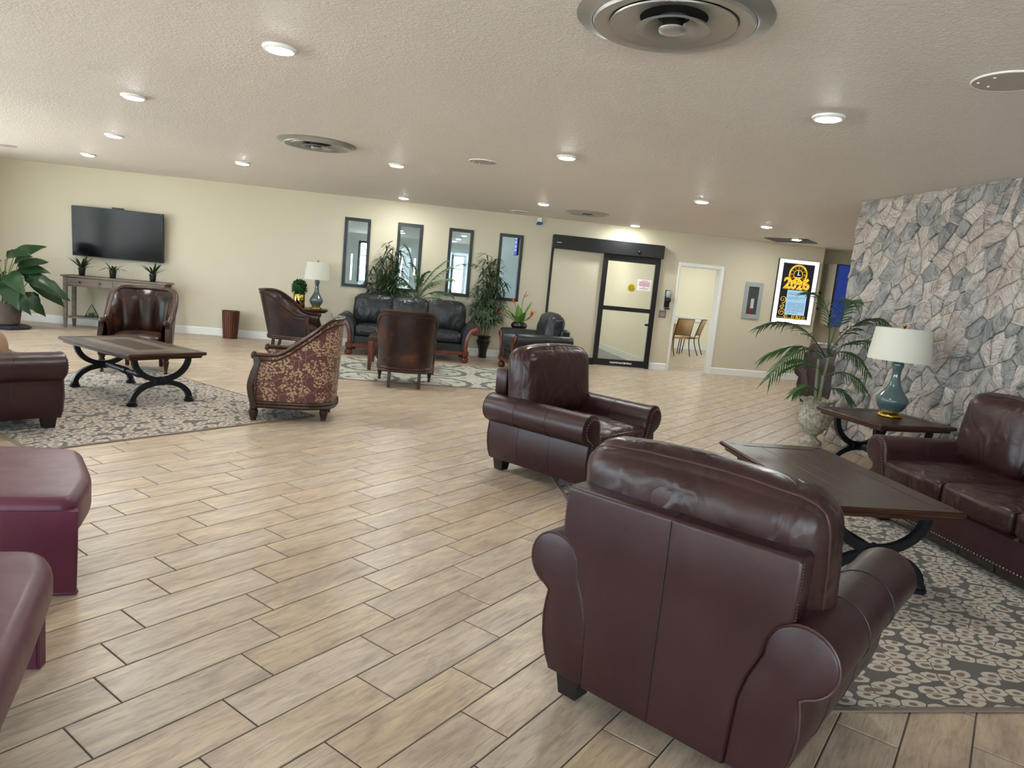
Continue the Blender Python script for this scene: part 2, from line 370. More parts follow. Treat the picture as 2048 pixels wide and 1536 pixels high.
# pale rug with big dark medallions
t = NT('medallion_rug'); o = t.obj()
sx = t.n('ShaderNodeSeparateXYZ'); t.t.links.new(o, sx.inputs[0])
fx = t.math('SUBTRACT', t.math('FRACT', t.math('MULTIPLY_ADD', sx.outputs[0], 1.0, 0.5)), 0.5)
fy = t.math('SUBTRACT', t.math('FRACT', t.math('MULTIPLY_ADD', sx.outputs[1], 1.0, 0.2)), 0.5)
rr = t.math('SQRT', t.math('ADD', t.math('MULTIPLY', fx, fx), t.math('MULTIPLY', fy, fy)))
an = t.math('ARCTAN2', fy, fx)
wob = t.math('MULTIPLY', t.math('SINE', t.math('MULTIPLY', an, 16.0)), 0.012)
r2 = t.math('ADD', rr, wob)
band = t.math('MULTIPLY', t.math('GREATER_THAN', r2, 0.36), t.math('LESS_THAN', r2, 0.45))
pet = t.math('MULTIPLY', t.math('SINE', t.math('MULTIPLY', an, 4.0)), 0.12)
leaf = t.math('MULTIPLY', t.math('LESS_THAN', t.math('ABSOLUTE', t.math('SUBTRACT', rr, t.math('ADD', 0.16, pet))), 0.035), t.math('LESS_THAN', rr, 0.31))
nz = t.noise(o, 9, 3)
leaf2 = t.math('MULTIPLY', t.math('GREATER_THAN', nz.outputs['Fac'], 0.60), t.math('GREATER_THAN', rr, 0.49))
msk = t.math('MINIMUM', t.math('ADD', t.math('ADD', band, leaf), leaf2), 1.0)
wv = t.noise(o, 240, 2)
c = t.mix(msk, srgb(190, 188, 176), srgb(112, 112, 108)); c = t.mix(t.math('MULTIPLY', wv.outputs['Fac'], 0.25), c, srgb(110, 108, 100))
t.P(color=c, rough=0.95, spec=0.1, normal=t.bump(wv.outputs['Fac'], 0.3, 0.003)); M['rug_medallion'] = t.m

# burgundy cloth with gold leafy branches
t = NT('gold_leaf_cloth'); o = t.obj()
nz = t.noise(o, 8, 2); vm = t.n('ShaderNodeVectorMath', operation='SCALE'); t.t.links.new(nz.outputs['Color'], vm.inputs[0]); vm.inputs['Scale'].default_value = 0.05
ad = t.n('ShaderNodeVectorMath', operation='ADD'); t.t.links.new(o, ad.inputs[0]); t.t.links.new(vm.outputs[0], ad.inputs[1])
lv = t.voro(t.mapping(ad.outputs[0], scale=(1, 1, 1.25)), 44, 'F1', 1.0)
lm = t.math('LESS_THAN', lv.outputs['Distance'], 0.50)
cl = t.noise(o, 7.5, 3, 0.55, 0.6); cm = t.math('GREATER_THAN', cl.outputs['Fac'], 0.44)
br = t.voro(ad.outputs[0], 7, 'DISTANCE_TO_EDGE', 1.0); bm_ = t.math('LESS_THAN', br.outputs['Distance'], 0.007)
ms = t.math('MINIMUM', t.math('ADD', t.math('MULTIPLY', lm, cm), bm_), 1.0)
wv = t.noise(o, 300, 2)
c = t.mix(ms, srgb(92, 54, 50), srgb(164, 138, 106)); c = t.mix(t.math('MULTIPLY', wv.outputs['Fac'], 0.2), c, srgb(60, 40, 36))
t.P(color=c, rough=0.7, spec=0.25, sheen=0.1, normal=t.bump(ms, 0.2, 0.002)); M['cloth_gold'] = t.m
# ------------------------------------------------------------------ mesh helpers
class MB:
    """collects vertices and faces, then links them as ONE mesh object"""
    def __init__(s): s.v = []; s.f = []
    def add(s, vs, fs):
        k = len(s.v); s.v.extend([tuple(q) for q in vs]); s.f.extend([tuple(i+k for i in f) for f in fs]); return s
    def box(s, x0, x1, y0, y1, z0, z1):
        vs = [(x, y, z) for z in (z0, z1) for y in (y0, y1) for x in (x0, x1)]
        return s.add(vs, [(0, 2, 3, 1), (4, 5, 7, 6), (0, 1, 5, 4), (2, 6, 7, 3), (0, 4, 6, 2), (1, 3, 7, 5)])
    def rbox(s, x0, x1, y0, y1, z0, z1, b=0.01):
        """box with chamfered edges"""
        cx, cy, cz = (x0+x1)/2, (y0+y1)/2, (z0+z1)/2; hx, hy, hz = (x1-x0)/2, (y1-y0)/2, (z1-z0)/2
        b = min(b, hx*.9, hy*.9, hz*.9)
        rings = []
        for (zz, ins) in ((-hz, b), (-hz+b, 0), (hz-b, 0), (hz, b)):
            ax, ay = hx-ins, hy-ins; c = b*0.9
            r = [(ax-c, -ay), (ax, -ay+c), (ax, ay-c), (ax-c, ay), (-ax+c, ay), (-ax, ay-c), (-ax, -ay+c), (-ax+c, -ay)]
            rings.append([(cx+x, cy+y, cz+zz) for x, y in r])
        return s.loft(rings, True, True)
    def loft(s, rings, cap0=False, cap1=False, closed=True):
        n = len(rings[0]); vs = [p for r in rings for p in r]; fs = []
        for i in range(len(rings)-1):
            for j in range(n if closed else n-1):
                a = i*n+j; b = i*n+(j+1) % n
                fs.append((a, b, b+n, a+n))
        if cap0: fs.append(tuple(reversed(range(n))))
        if cap1: fs.append(tuple(range((len(rings)-1)*n, len(rings)*n)))
        return s.add(vs, fs)
    def lathe(s, prof, n=24, c=(0, 0, 0), cap=True, flute=0, famp=0.0):
        rings = []
        for r, z in prof:
            rr = []
            for k in range(n):
                a = 2*pi*k/n; q = r*(1+famp*cos(flute*a)) if flute else r
                rr.append((c[0]+q*cos(a), c[1]+q*sin(a), c[2]+z))
            rings.append(rr)
        return s.loft(rings, cap, cap)
    def tube(s, pts, r, n=8, closed=False, rx=None, cap=True):
        """round bar along points; r number or list"""
        P = [Vector(p) for p in pts]; m = len(P); rings = []
        up = Vector((0, 0, 1)); prev = None
        for i in range(m):
            if closed: d = P[(i+1) % m]-P[i-1]
            else: d = P[min(i+1, m-1)]-P[max(i-1, 0)]
            if d.length < 1e-9: d = Vector((0, 0, 1))
            d.normalize()
            if prev is None:
                a = up if abs(d.z) < 0.95 else Vector((1, 0, 0)); u = d.cross(a).normalized()
            else:
                u = prev-d*prev.dot(d)
                u = u.normalized() if u.length > 1e-6 else d.cross(up).normalized()
            prev = u; w = d.cross(u)
            ri = r[i] if isinstance(r, (list, tuple)) else r; r2 = ri if rx is None else rx
            rings.append([P[i]+u*(ri*cos(2*pi*k/n))+w*(r2*sin(2*pi*k/n)) for k in range(n)])
        if closed: rings.append(rings[0]); return s.loft(rings)
        return s.loft(rings, cap, cap)
    def bar(s, pts, w, h, n_up=(0, 0, 1)):
        """rectangular bar along points; w across, h along n_up-ish"""
        P = [Vector(p) for p in pts]; m = len(P); rings = []; nu = Vector(n_up)
        for i in range(m):
            d = (P[min(i+1, m-1)]-P[max(i-1, 0)]).normalized(); a = d.cross(nu).normalized(); b = a.cross(d)
            rings.append([P[i]+a*(sx*w/2)+b*(sy*h/2) for sx, sy in ((-1, -1), (1, -1), (1, 1), (-1, 1))])
        return s.loft(rings, True, True)
    def prism(s, poly, y0, y1, axis='y', bev=0.0):
        """poly in (x,z), extruded along y (or given axis)"""
        def mk(p, t):
            return {'y': (p[0], t, p[1]), 'x': (t, p[0], p[1]), 'z': (p[0], p[1], t)}[axis]
        if bev > 0:
            rr = []
            for k in range(4): rr.append((y0+bev*(1-cos(pi/2*k/3)) if k else y0, inset_poly(poly, bev*(1-sin(pi/2*k/3))+1e-5)))
            for k in range(4): rr.append((y1-bev+bev*sin(pi/2*k/3), inset_poly(poly, bev*(1-cos(pi/2*k/3))+1e-5)))
            return s.loft([[mk(p, yy) for p in pl] for yy, pl in rr], True, True)
        return s.loft([[mk(p, y0) for p in poly], [mk(p, y1) for p in poly]], True, True)
    def puff(s, cx, cy, cz, w, d, h, r=0.05, bulge=(0, 0, 0.03), n=7, taper=0.0, sag=0.0, power=1.0, wob=0.0):
        """soft cushion: rounded box whose faces swell"""
        hw, hd, hh = w/2, d/2, h/2
        g = [-1+2*i/n for i in range(n+1)]
        idx = {}; vs = []; fs = []
        def vid(i, j, k):
            key = (i, j, k)
            if key in idx: return idx[key]
            u = (g[i], g[j], g[k])
            u = tuple(sin(q*pi/2*0.96)/sin(pi/2*0.96) for q in u)
            L = (hw, hd, hh); p = []
            rr = [min(r, l*0.98) for l in L]
            q = [u[a]*L[a] for a in range(3)]
            inner = [max(-(L[a]-rr[a]), min(L[a]-rr[a], q[a])) for a in range(3)]
            dv = [(q[a]-inner[a])/rr[a] for a in range(3)]
            ln = sqrt(sum(x*x for x in dv))
            if ln > 1e-9:
                e = max(abs(x) for x in dv); dv = [x/ln*e for x in dv]
            q = [inner[a]+dv[a]*rr[a] for a in range(3)]
            f = lambda a, b: max(0, 1-u[a]**2)*max(0, 1-u[b]**2)
            q[0] += bulge[0]*u[0]*f(1, 2); q[1] += bulge[1]*u[1]*f(0, 2); q[2] += bulge[2]*u[2]*f(0, 1)
            q[0] *= 1-taper*(u[2]+1)/2
            if sag and u[2] > 0: q[2] -= sag*(u[0]**2)*u[2]
            if wob:
                nv = mnoise.noise_vector(Vector((q[0]*9+cx*5, q[1]*9+cy, q[2]*9+cz*3)))
                q = [q[a]+nv[a]*wob for a in range(3)]
            idx[key] = len(vs); vs.append((cx+q[0], cy+q[1], cz+q[2])); return idx[key]
        for a in range(n):
            for b in range(n):
                fs.append((vid(a, b, 0), vid(a, b+1, 0), vid(a+1, b+1, 0), vid(a+1, b, 0)))
                fs.append((vid(a, b, n), vid(a+1, b, n), vid(a+1, b+1, n), vid(a, b+1, n)))
                fs.append((vid(a, 0, b), vid(a+1, 0, b), vid(a+1, 0, b+1), vid(a, 0, b+1)))
                fs.append((vid(a, n, b), vid(a, n, b+1), vid(a+1, n, b+1), vid(a+1, n, b)))
                fs.append((vid(0, a, b), vid(0, a, b+1), vid(0, a+1, b+1), vid(0, a+1, b)))
                fs.append((vid(n, a, b), vid(n, a+1, b), vid(n, a+1, b+1), vid(n, a, b+1)))
        s.last = (dict(idx), list(vs), n)
        return s.add(vs, fs)
    def welt_path(s, j, k0):
        """points of the last cushion up one side, over the top and down the other at depth row j"""
        idx, vs, n = s.last
        keys = [(0, j, k) for k in range(k0, n)]+[(i, j, n) for i in range(n+1)]+[(n, j, k) for k in range(n-1, k0-1, -1)]
        return [vs[idx[q]] for q in keys]
    def seat_welt(s, k, j0):
        idx, vs, n = s.last
        keys = [(0, j, k) for j in range(j0, n)]+[(i, n, k) for i in range(n+1)]+[(n, j, k) for j in range(n-1, j0-1, -1)]
        return [vs[idx[q]] for q in keys]
    def ball(s, c, r, n=6, sx=1, sy=1, sz=1):
        prof = [(r*sin(pi*i/n), -r*cos(pi*i/n)) for i in range(n+1)]
        k = len(s.v)
        prof = [(max(a, r*0.02), b) for a, b in prof]
        s.lathe(prof, max(6, n+2), c)
        for i in range(k, len(s.v)):
            p = s.v[i]; s.v[i] = (c[0]+(p[0]-c[0])*sx, c[1]+(p[1]-c[1])*sy, c[2]+(p[2]-c[2])*sz)
        return s
    def xf(s, mat, k=0):
        for i in range(k, len(s.v)): s.v[i] = tuple(mat @ Vector(s.v[i]))
        return s
    def mesh(s, name, mat, sharp=35):
        me = bpy.data.meshes.new(name); me.from_pydata(s.v, [], s.f); me.update()
        bm = bmesh.new(); bm.from_mesh(me); bmesh.ops.recalc_face_normals(bm, faces=bm.faces); bm.to_mesh(me); bm.free()
        me.materials.append(mat)
        me.shade_smooth()
        if sharp is not None: me.set_sharp_from_angle(angle=radians(sharp))
        return me
    def build(s, name, mat, parent=None, loc=(0, 0, 0), rot=(0, 0, 0), sharp=35, sub=0):
        o = bpy.data.objects.new(name, s.mesh(name, mat, sharp)); COL.objects.link(o)
        o.location = loc; o.rotation_euler = rot
        if parent is not None: o.parent = parent
        if sub:
            md = o.modifiers.new('sub', 'SUBSURF'); md.levels = sub; md.render_levels = sub
        return o

def inset_poly(poly, d):
    n = len(poly); out = []
    A = sum(poly[i][0]*poly[(i+1) % n][1]-poly[(i+1) % n][0]*poly[i][1] for i in range(n))
    sg = 1 if A > 0 else -1
    for i in range(n):
        p0, p1, p2 = Vector(poly[i-1]), Vector(poly[i]), Vector(poly[(i+1) % n])
        e1 = (p1-p0).normalized(); e2 = (p2-p1).normalized()
        n1 = Vector((-e1.y, e1.x))*sg; n2 = Vector((-e2.y, e2.x))*sg
        b = n1+n2
        b = b.normalized() if b.length > 1e-6 else n1
        k = d/max(0.35, b.dot(n1))
        out.append((p1.x+b.x*k, p1.y+b.y*k))
    return out

def catmull(pts, m=6, closed=False):
    P = [Vector(p) for p in pts]; n = len(P); out = []
    rng = range(n if closed else n-1)
    for i in rng:
        p0 = P[i-1] if (i > 0 or closed) else P[0]*2-P[1]
        p1 = P[i]; p2 = P[(i+1) % n]
        p3 = P[(i+2) % n] if (i+2 < n or closed) else P[n-1]*2-P[n-2]
        for k in range(m):
            t = k/m
            out.append(0.5*((2*p1)+(p2-p0)*t+(2*p0-5*p1+4*p2-p3)*t*t+(3*p1-p0-3*p2+p3)*t**3))
    if not closed: out.append(P[-1].copy())
    return out

def thing(name, label, cat, loc=(0, 0, 0), rotz=0.0, group=None):
    o = bpy.data.objects.new(name, None); COL.objects.link(o); o.empty_display_size = 0.2
    o.location = loc; o.rotation_euler = (0, 0, rotz)
    o['label'] = label; o['category'] = cat
    if group: o['group'] = group
    return o
def tag(o, label, cat, group=None):
    o['label'] = label; o['category'] = cat
    if group: o['group'] = group
    return o
def struct(o):
    o['kind'] = 'structure'; return o
def stuff(o):
    o['kind'] = 'stuff'; return o
def dup(root, loc=None, rotz=None, label=None):
    kids = {}
    for o in bpy.data.objects:
        if o.parent is not None: kids.setdefault(o.parent.name, []).append(o)
    def rec(o, par):
        c = o.copy(); COL.objects.link(c)
        if par is not None: c.parent = par
        for ch in kids.get(o.name, []): rec(ch, c)
        return c
    r = rec(root, None)
    if loc is not None: r.location = loc
    if rotz is not None: r.rotation_euler = (0, 0, rotz)
    if label: r['label'] = label
    return r
def face_rot(fx, fy): return atan2(-fx, fy)
def text_mesh(name, body, size, mat, parent=None, loc=(0, 0, 0), rot=(0, 0, 0), extrude=0.002, bold=0.0, sx=1.0):
    cu = bpy.data.curves.new(name, 'FONT'); cu.body = body; cu.size = size; cu.extrude = extrude; cu.offset = bold
    cu.align_x = 'CENTER'; cu.align_y = 'CENTER'; cu.resolution_u = 4
    tmp = bpy.data.objects.new(name+'_src', cu); COL.objects.link(tmp)
    dg = bpy.context.evaluated_depsgraph_get(); dg.update()
    me = bpy.data.meshes.new_from_object(tmp.evaluated_get(dg), depsgraph=dg)
    bpy.data.objects.remove(tmp); bpy.data.curves.remove(cu)
    me.materials.clear(); me.materials.append(mat); me.name = name
    o = bpy.data.objects.new(name, me); COL.objects.link(o); o.location = loc; o.rotation_euler = rot; o.scale = (sx, 1, 1)
    if parent is not None: o.parent = parent
    return o

# ------------------------------------------------------------------ the room shell
XL, XR, YF = -7.6, 9.6, -3.3
def wall_with_holes(name, mat, x0, x1, holes, y0, y1, z1=CEIL):
    """wall along x between y0 and y1 thick, holes (xa, xb, za, zb)"""
    mb = MB()
    xs = sorted(set([x0, x1]+[h[0] for h in holes]+[h[1] for h in holes]))
    for a, b in zip(xs[:-1], xs[1:]):
        hs = sorted([h for h in holes if h[0] <= a+1e-6 and h[1] >= b-1e-6], key=lambda h: h[2])
        z = 0
        for h in hs:
            if h[2] > z+1e-4: mb.box(a, b, y0, y1, z, h[2])
            z = h[3]
        if z < z1-1e-4: mb.box(a, b, y0, y1, z, z1)
    return mb
WINX = [(-1.285, -0.82), (-0.335, 0.125), (0.605, 1.06), (1.55, 2.005)]
WZ0, WZ1 = 1.09, 2.335
holes = [(a+0.03, b-0.03, WZ0+0.03, WZ1-0.03) for a, b in WINX]+[(3.60, 4.72, 0, 2.16), (5.15, 5.985, 0, 2.075)]
struct(wall_with_holes('wall_back', M['wall_cream'], XL, 8.12, holes, YW, YW+0.16).build('wall_back', M['wall_cream'], sharp=30))
# beyond the corner at the far right the wall steps back
struct(MB().box(8.12, XR, YW+0.45, YW+0.6, 0, CEIL).box(8.06, 8.12, YW+0.16, YW+0.6, 0, CEIL).build('wall_alcove', M['wall_cream']))
struct(MB().box(XL-0.1, XR+0.1, YF-0.2, 28.4, CEIL, CEIL+0.12).build('ceiling', M['ceiling']))
# left wall: tall glazing between piers; daylight side of the room
LW = [(-2.2, 0.6), (1.0, 3.8), (4.2, 7.0), (7.4, 9.9), (10.3, 11.3)]
mb = MB(); y = YF
for a, b in LW:
    mb.box(XL-0.16, XL, y, a, 0, CEIL); mb.box(XL-0.16, XL, a, b, 0, 0.35); mb.box(XL-0.16, XL, a, b, 2.45, CEIL); y = b
mb.box(XL-0.16, XL, y, YW+0.16, 0, CEIL)
struct(mb.build('wall_left', M['wall_cream']))
for i, (a, b) in enumerate(LW):
    fr = struct(MB().box(XL-0.12, XL-0.04, a, a+0.06, 0.35, 2.45).box(XL-0.12, XL-0.04, b-0.06, b, 0.35, 2.45).box(XL-0.12, XL-0.04, a+0.06, b-0.06, 0.35, 0.41).box(XL-0.12, XL-0.04, a+0.06, b-0.06, 2.39, 2.45).box(XL-0.12, XL-0.04, (a+b)/2-0.03, (a+b)/2+0.03, 0.41, 2.39).build('window_%d' % (i+1), M['black_frame']))
    MB().box(XL-0.085, XL-0.079, a+0.06, b-0.06, 0.41, 2.39).build('pane', M['glass'], fr)
# front wall behind the camera: shop-front glazing
FWN = [(-5.4, -2.8), (-2.3, -0.1), (0.4, 2.8)]
struct(wall_with_holes('wall_front', M['wall_cream'], XL, XR, [(a, b, 0.3, 2.45) for a, b in FWN], YF-0.16, YF).build('wall_front', M['wall_cream']))
for i, (a, b) in enumerate(FWN):
    mb = MB()
    for xa in (a, (a+b)/2-0.03, b-0.06): mb.box(xa, xa+0.06, YF-0.12, YF-0.04, 0.3, 2.45)
    mb.box(a, b, YF-0.11, YF-0.05, 0.3, 0.36).box(a, b, YF-0.11, YF-0.05, 2.39, 2.45)
    fr = struct(mb.build('window_%d' % (i+6), M['black_frame']))
    MB().box(a+0.06, b-0.06, YF-0.083, YF-0.077, 0.36, 2.39).build('pane', M['glass'], fr)
def glazed_side(name, x0, x1, ya, yb, wins, mat, n0):
    mb = MB(); y = ya
    for a, b in wins:
        mb.box(x0, x1, y, a, 0, CEIL).box(x0, x1, a, b, 0, 0.65).box(x0, x1, a, b, 2.35, CEIL); y = b
    mb.box(x0, x1, y, yb, 0, CEIL); struct(mb.build(name, mat))
    for i, (a, b) in enumerate(wins):
        c0, c1 = x0+(x1-x0)*0.3, x0+(x1-x0)*0.7
        fr = struct(MB().box(c0, c1, a, a+0.05, 0.65, 2.35).box(c0, c1, b-0.05, b, 0.65, 2.35).box(c0, c1, a+0.05, b-0.05, 0.65, 0.70).box(c0, c1, a+0.05, b-0.05, 2.30, 2.35).build('window_%d' % (n0+i), M['white_trim']))  # unseen windows, added to brighten the rooms beyond
        MB().box((c0+c1)/2-0.003, (c0+c1)/2+0.003, a+0.05, b-0.05, 0.70, 2.30).build('pane', M['glass'], fr)
glazed_side('wall_right', XR, XR+0.16, YF, 28.4, [(15.0, 16.6)], M['wall_white'], 15)  # dining room window is out of view, added to let daylight in

# floor: grout bed with individual wood-look tiles at 45 degrees
floor = struct(MB().box(XL-0.1, XR+0.1, YF-0.2, 28.4, -0.12, -0.0025).build('floor', M['grout']))
TD, TN, GAP = 0.612, 0.2078, 0.0062
dvec = Vector((cos(PA), sin(PA))); nvec = Vector((-sin(PA), cos(PA)))
row_off = {0: 1.307, 1: 1.138, 2: 1.026, 3: 0.849, 4: 0.646, 5: 0.444, 6: 0.132, 7: -0.056, -1: 1.518}
def offs(k):
    if k in row_off: return row_off[k]
    r = random.Random(k*13+5)
    return 1.307-0.19*k+r.uniform(-0.05, 0.05)
def tile_mesh(l, w):
    e = 0.0022; hl, hw = l/2, w/2
    return MB().loft([[(-hl, -hw, -0.004), (hl, -hw, -0.004), (hl, hw, -0.004), (-hl, hw, -0.004)], [(-hl, -hw, -e*0.6), (hl, -hw, -e*0.6), (hl, hw, -e*0.6), (-hl, hw, -e*0.6)],
                      [(-hl+e, -hw+e, 0), (hl-e, -hw+e, 0), (hl-e, hw-e, 0), (-hl+e, hw-e, 0)]], False, True)
tiles = []
for k in range(-60, 40):
    n_c = 2.816-TN*(k+0.5); o = offs(k)
    for j in range(-40, 40):
        d_c = o+TD*(j+0.5)
        x, y = dvec.x*d_c+nvec.x*n_c, dvec.y*d_c+nvec.y*n_c
        if x < XL-0.3 or x > XR+0.3 or y < YF-0.3 or y > 19.5: continue
        if y > YW+0.2 and (x < 4.6): continue
        P3 = Vector((x, y, -H)); z = P3.dot(_f)
        vis = 0
        if z > 0.3:
            px = 1024+1395*P3.dot(_r)/z; py = 768-1395*P3.dot(_u)/z
            if -260 < px < 2308 and -200 < py < 1850: vis = 1/(z*z)
        tiles.append((vis, x, y))
tiles.sort(reverse=True)
tm = tile_mesh(TD-GAP, TN-GAP).mesh('floor_tile', M['tile'], None)
for p in tm.polygons: p.use_smooth = False
for i, (v, x, y) in enumerate(tiles[:300]):
    o = bpy.data.objects.new('floor_tile', tm); COL.objects.link(o); o.parent = floor
    o.location = (x, y, random.uniform(-0.0004, 0.0004)); o.rotation_euler = (0, 0, PA)
mb = MB(); src = tile_mesh(TD-GAP, TN-GAP); nf = len(src.f)
ca, sa = cos(PA), sin(PA)
for v, x, y in tiles[300:]:
    mb.add([(x+ca*a-sa*b, y+sa*a+ca*b, c) for a, b, c in src.v], src.f)
far = mb.build('far_floor_tiles', M['tile'], floor, sharp=None)
for p in far.data.polygons: p.use_smooth = False
at = far.data.attributes.new('tile_rand', 'FLOAT', 'FACE')
vals = []
for _ in tiles[300:]: vals.extend([random.random()]*nf)
at.data.foreach_set('value', vals)
stuff(far)

# ------------------------------------------------------------------ stone-clad wall on the right
SX, SY1, SY0 = 4.85, 7.31, 2.0
sw = struct(MB().box(SX, SX+0.5, SY0, SY1, 0, CEIL).build('wall_stone', M['mortar']))
rs = random.Random(11)
def clip(poly, a, b, c):
    """keep a*x+b*y<=c"""
    out = []; n = len(poly)
    for i in range(n):
        p, q = poly[i], poly[(i+1) % n]; dp = a*p[0]+b*p[1]-c; dq = a*q[0]+b*q[1]-c
        if dp <= 0: out.append(p)
        if (dp < 0 < dq) or (dq < 0 < dp):
            t = dp/(dp-dq); out.append((p[0]+(q[0]-p[0])*t, p[1]+(q[1]-p[1])*t))
    return out
def stone_cells(y0, y1, z0, z1, n, rs):
    pts = []; tries = 0; dm = sqrt((y1-y0)*(z1-z0)/n)*0.62
    while len(pts) < n and tries < 60000:
        tries += 1; q = (rs.uniform(y0, y1), rs.uniform(z0, z1))
        r = dm*rs.choice((0.75, 0.9, 1.0, 1.25))
        if tries > 20000: r *= 0.7
        if all((q[0]-w[0])**2+((q[1]-w[1])*0.8)**2 > r*r for w in pts): pts.append(q)
    out = []
    # sheared metric so that many stones lie long and slanting
    def T(p): return (p[0]+0.35*p[1], p[1]*0.78)
    TP = [T(p) for p in pts]
    for i, p in enumerate(pts):
        poly = [(y0, z0), (y1, z0), (y1, z1), (y0, z1)]
        order = sorted(range(len(pts)), key=lambda j: (TP[j][0]-TP[i][0])**2+(TP[j][1]-TP[i][1])**2)[1:30]
        for j in order:
            # bisector in the sheared space, pulled back to wall coordinates
            dx, dz = TP[j][0]-TP[i][0], TP[j][1]-TP[i][1]; c = (TP[j][0]**2+TP[j][1]**2-TP[i][0]**2-TP[i][1]**2)/2
            poly = clip(poly, dx, 0.35*dx+0.78*dz, c)
            if len(poly) < 3: break
        if len(poly) >= 3: out.append(poly)
    return out
def stone_mb(poly, rs):
    cy = sum(p[0] for p in poly)/len(poly); cz = sum(p[1] for p in poly)/len(poly)
    A = abs(sum(poly[i][0]*poly[(i+1) % len(poly)][1]-poly[(i+1) % len(poly)][0]*poly[i][1] for i in range(len(poly))))/2
    if A < 0.0012: return None, cy, cz
    sz = sqrt(A)
    ring = []
    for i in range(len(poly)):
        p, q = poly[i], poly[(i+1) % len(poly)]; L = sqrt((p[0]-q[0])**2+(p[1]-q[1])**2)
        m = max(1, min(3, int(L/0.05)))
        for k in range(m):
            t = k/m; j = 0.12*L/m if k else 0.0
            ring.append((p[0]+(q[0]-p[0])*t+rs.uniform(-j, j), p[1]+(q[1]-p[1])*t+rs.uniform(-j, j)))
    if len(ring) < 3: return None, cy, cz
    def sh(d): return [(y+(cy-y)*min(0.9, d/max(0.02, sqrt((y-cy)**2+(z-cz)**2))), z+(cz-z)*min(0.9, d/max(0.02, sqrt((y-cy)**2+(z-cz)**2)))) for y, z in ring]
    h = rs.uniform(0.018, 0.055); ty, tz = rs.uniform(-0.10, 0.10), rs.uniform(-0.12, 0.08)
    def hx(y, z, f): return -(h*f+(y-cy)*ty+(z-cz)*tz+rs.uniform(-0.004, 0.004))
    r0 = sh(0.004); r1 = sh(0.008); r2 = sh(min(0.03, 0.16*sz)+0.012); r3 = sh(0.45*sz)
    m = MB()
    m.loft([[(0.012, y-cy, z-cz) for y, z in r0], [(min(0.004, hx(y, z, 0.55)), y-cy, z-cz) for y, z in r1], [(min(0.002, hx(y, z, 0.95)), y-cy, z-cz) for y, z in r2], [(min(0.0, hx(y, z, 1.08)), y-cy, z-cz) for y, z in r3]], False, True)
    return m, cy, cz
for poly in stone_cells(4.5, SY1+0.02, 0.0, CEIL, 300, rs):
    m, cy, cz = stone_mb(poly, rs)
    if m is None: continue
    m.build('stone', M['stone'], sw, (SX, cy, cz), sharp=28)
mb = MB(); vals = []
for poly in stone_cells(SY0, 4.5, 0.0, CEIL, 150, rs):
    m, cy, cz = stone_mb(poly, rs)
    if m is None: continue
    mb.add([(a+SX, b+cy, c+cz) for a, b, c in m.v], m.f); vals.extend([rs.random()]*len(m.f))
o = mb.build('near_stones', M['stone'], sw, sharp=28); stuff(o)
at = o.data.attributes.new('tile_rand', 'FLOAT', 'FACE'); at.data.foreach_set('value', vals)
# ragged stone end of the wall
mb = MB(); vals = []
for poly in stone_cells(0.0, 0.5, 0.0, CEIL, 36, rs):
    m, cy, cz = stone_mb(poly, rs)
    if m is None: continue
    mb.add([(SX+b+cy, SY1-a, c+cz) for a, b, c in m.v], m.f); vals.extend([rs.random()]*len(m.f))
o = mb.build('end_stones', M['stone'], sw, sharp=28); stuff(o)
at = o.data.attributes.new('tile_rand', 'FLOAT', 'FACE'); at.data.foreach_set('value', vals)

# baseboards
def base(name, x0, x1, y=YW): return struct(MB().add([(x0, y, 0), (x1, y, 0), (x1, y-0.014, 0), (x0, y-0.014, 0), (x0, y, 0.135), (x1, y, 0.135), (x1, y-0.014, 0.118), (x0, y-0.014, 0.118)], [(3, 2, 6, 7), (7, 6, 5, 4), (0, 3, 7, 4), (1, 5, 6, 2)]).build(name, M['white_trim']))
base('baseboard_left', XL, 2.54); base('baseboard_middle', 4.75, 5.10); base('baseboard_right', 6.05, 8.12)
base('baseboard_alcove', 8.12, XR, YW+0.45)

# the room seen through the four dark-framed interior windows
W2 = M['wall_grey']
glazed_side('wall_rear_left', -6.16, -6.0, YW+0.16, 28, [(15.2, 19.2), (20.0, 24.0)], W2, 16)  # both side windows are unseen, added to brighten this room
struct(MB().box(2.42, 2.52, YW+0.16, 28.1, 0, CEIL).build('wall_rear_right', W2))
RH = [(-2.1, -1.25, 0.9, 2.38), (1.50, 1.98, 0.75, 2.2), (-2.42, -2.36, 0.9, 1.9), (-0.52, -0.46, 1.1, 1.95), (0.0, 0.06, 1.3, 1.95)]
struct(wall_with_holes('wall_rear', W2, -6.1, 2.52, RH, 28, 28.15).build('wall_rear', W2))
for i, (a, b, c, d) in enumerate(RH[:2]):
    mb = MB().box(a-0.05, a+0.05, 27.96, 28.0, c-0.05, d+0.05).box(b-0.05, b+0.05, 27.96, 28.0, c-0.05, d+0.05).box(a+0.05, b-0.05, 27.96, 28.0, c-0.05, c+0.03).box(a+0.05, b-0.05, 27.96, 28.0, d-0.03, d+0.05).box(a+0.05, b-0.05, 27.97, 28.0, c+(d-c)*0.64, c+(d-c)*0.64+0.05)
    fr = struct(mb.build('window_%d' % (i+13), M['black_frame']))
    MB().box(a, b, 28.05, 28.06, c, d).build('pane', M['glass'], fr)
struct(MB().box(-6.0, 2.42, YW+0.16, 28, -0.002, 0.001).build('floor_rear', M['carpet']))
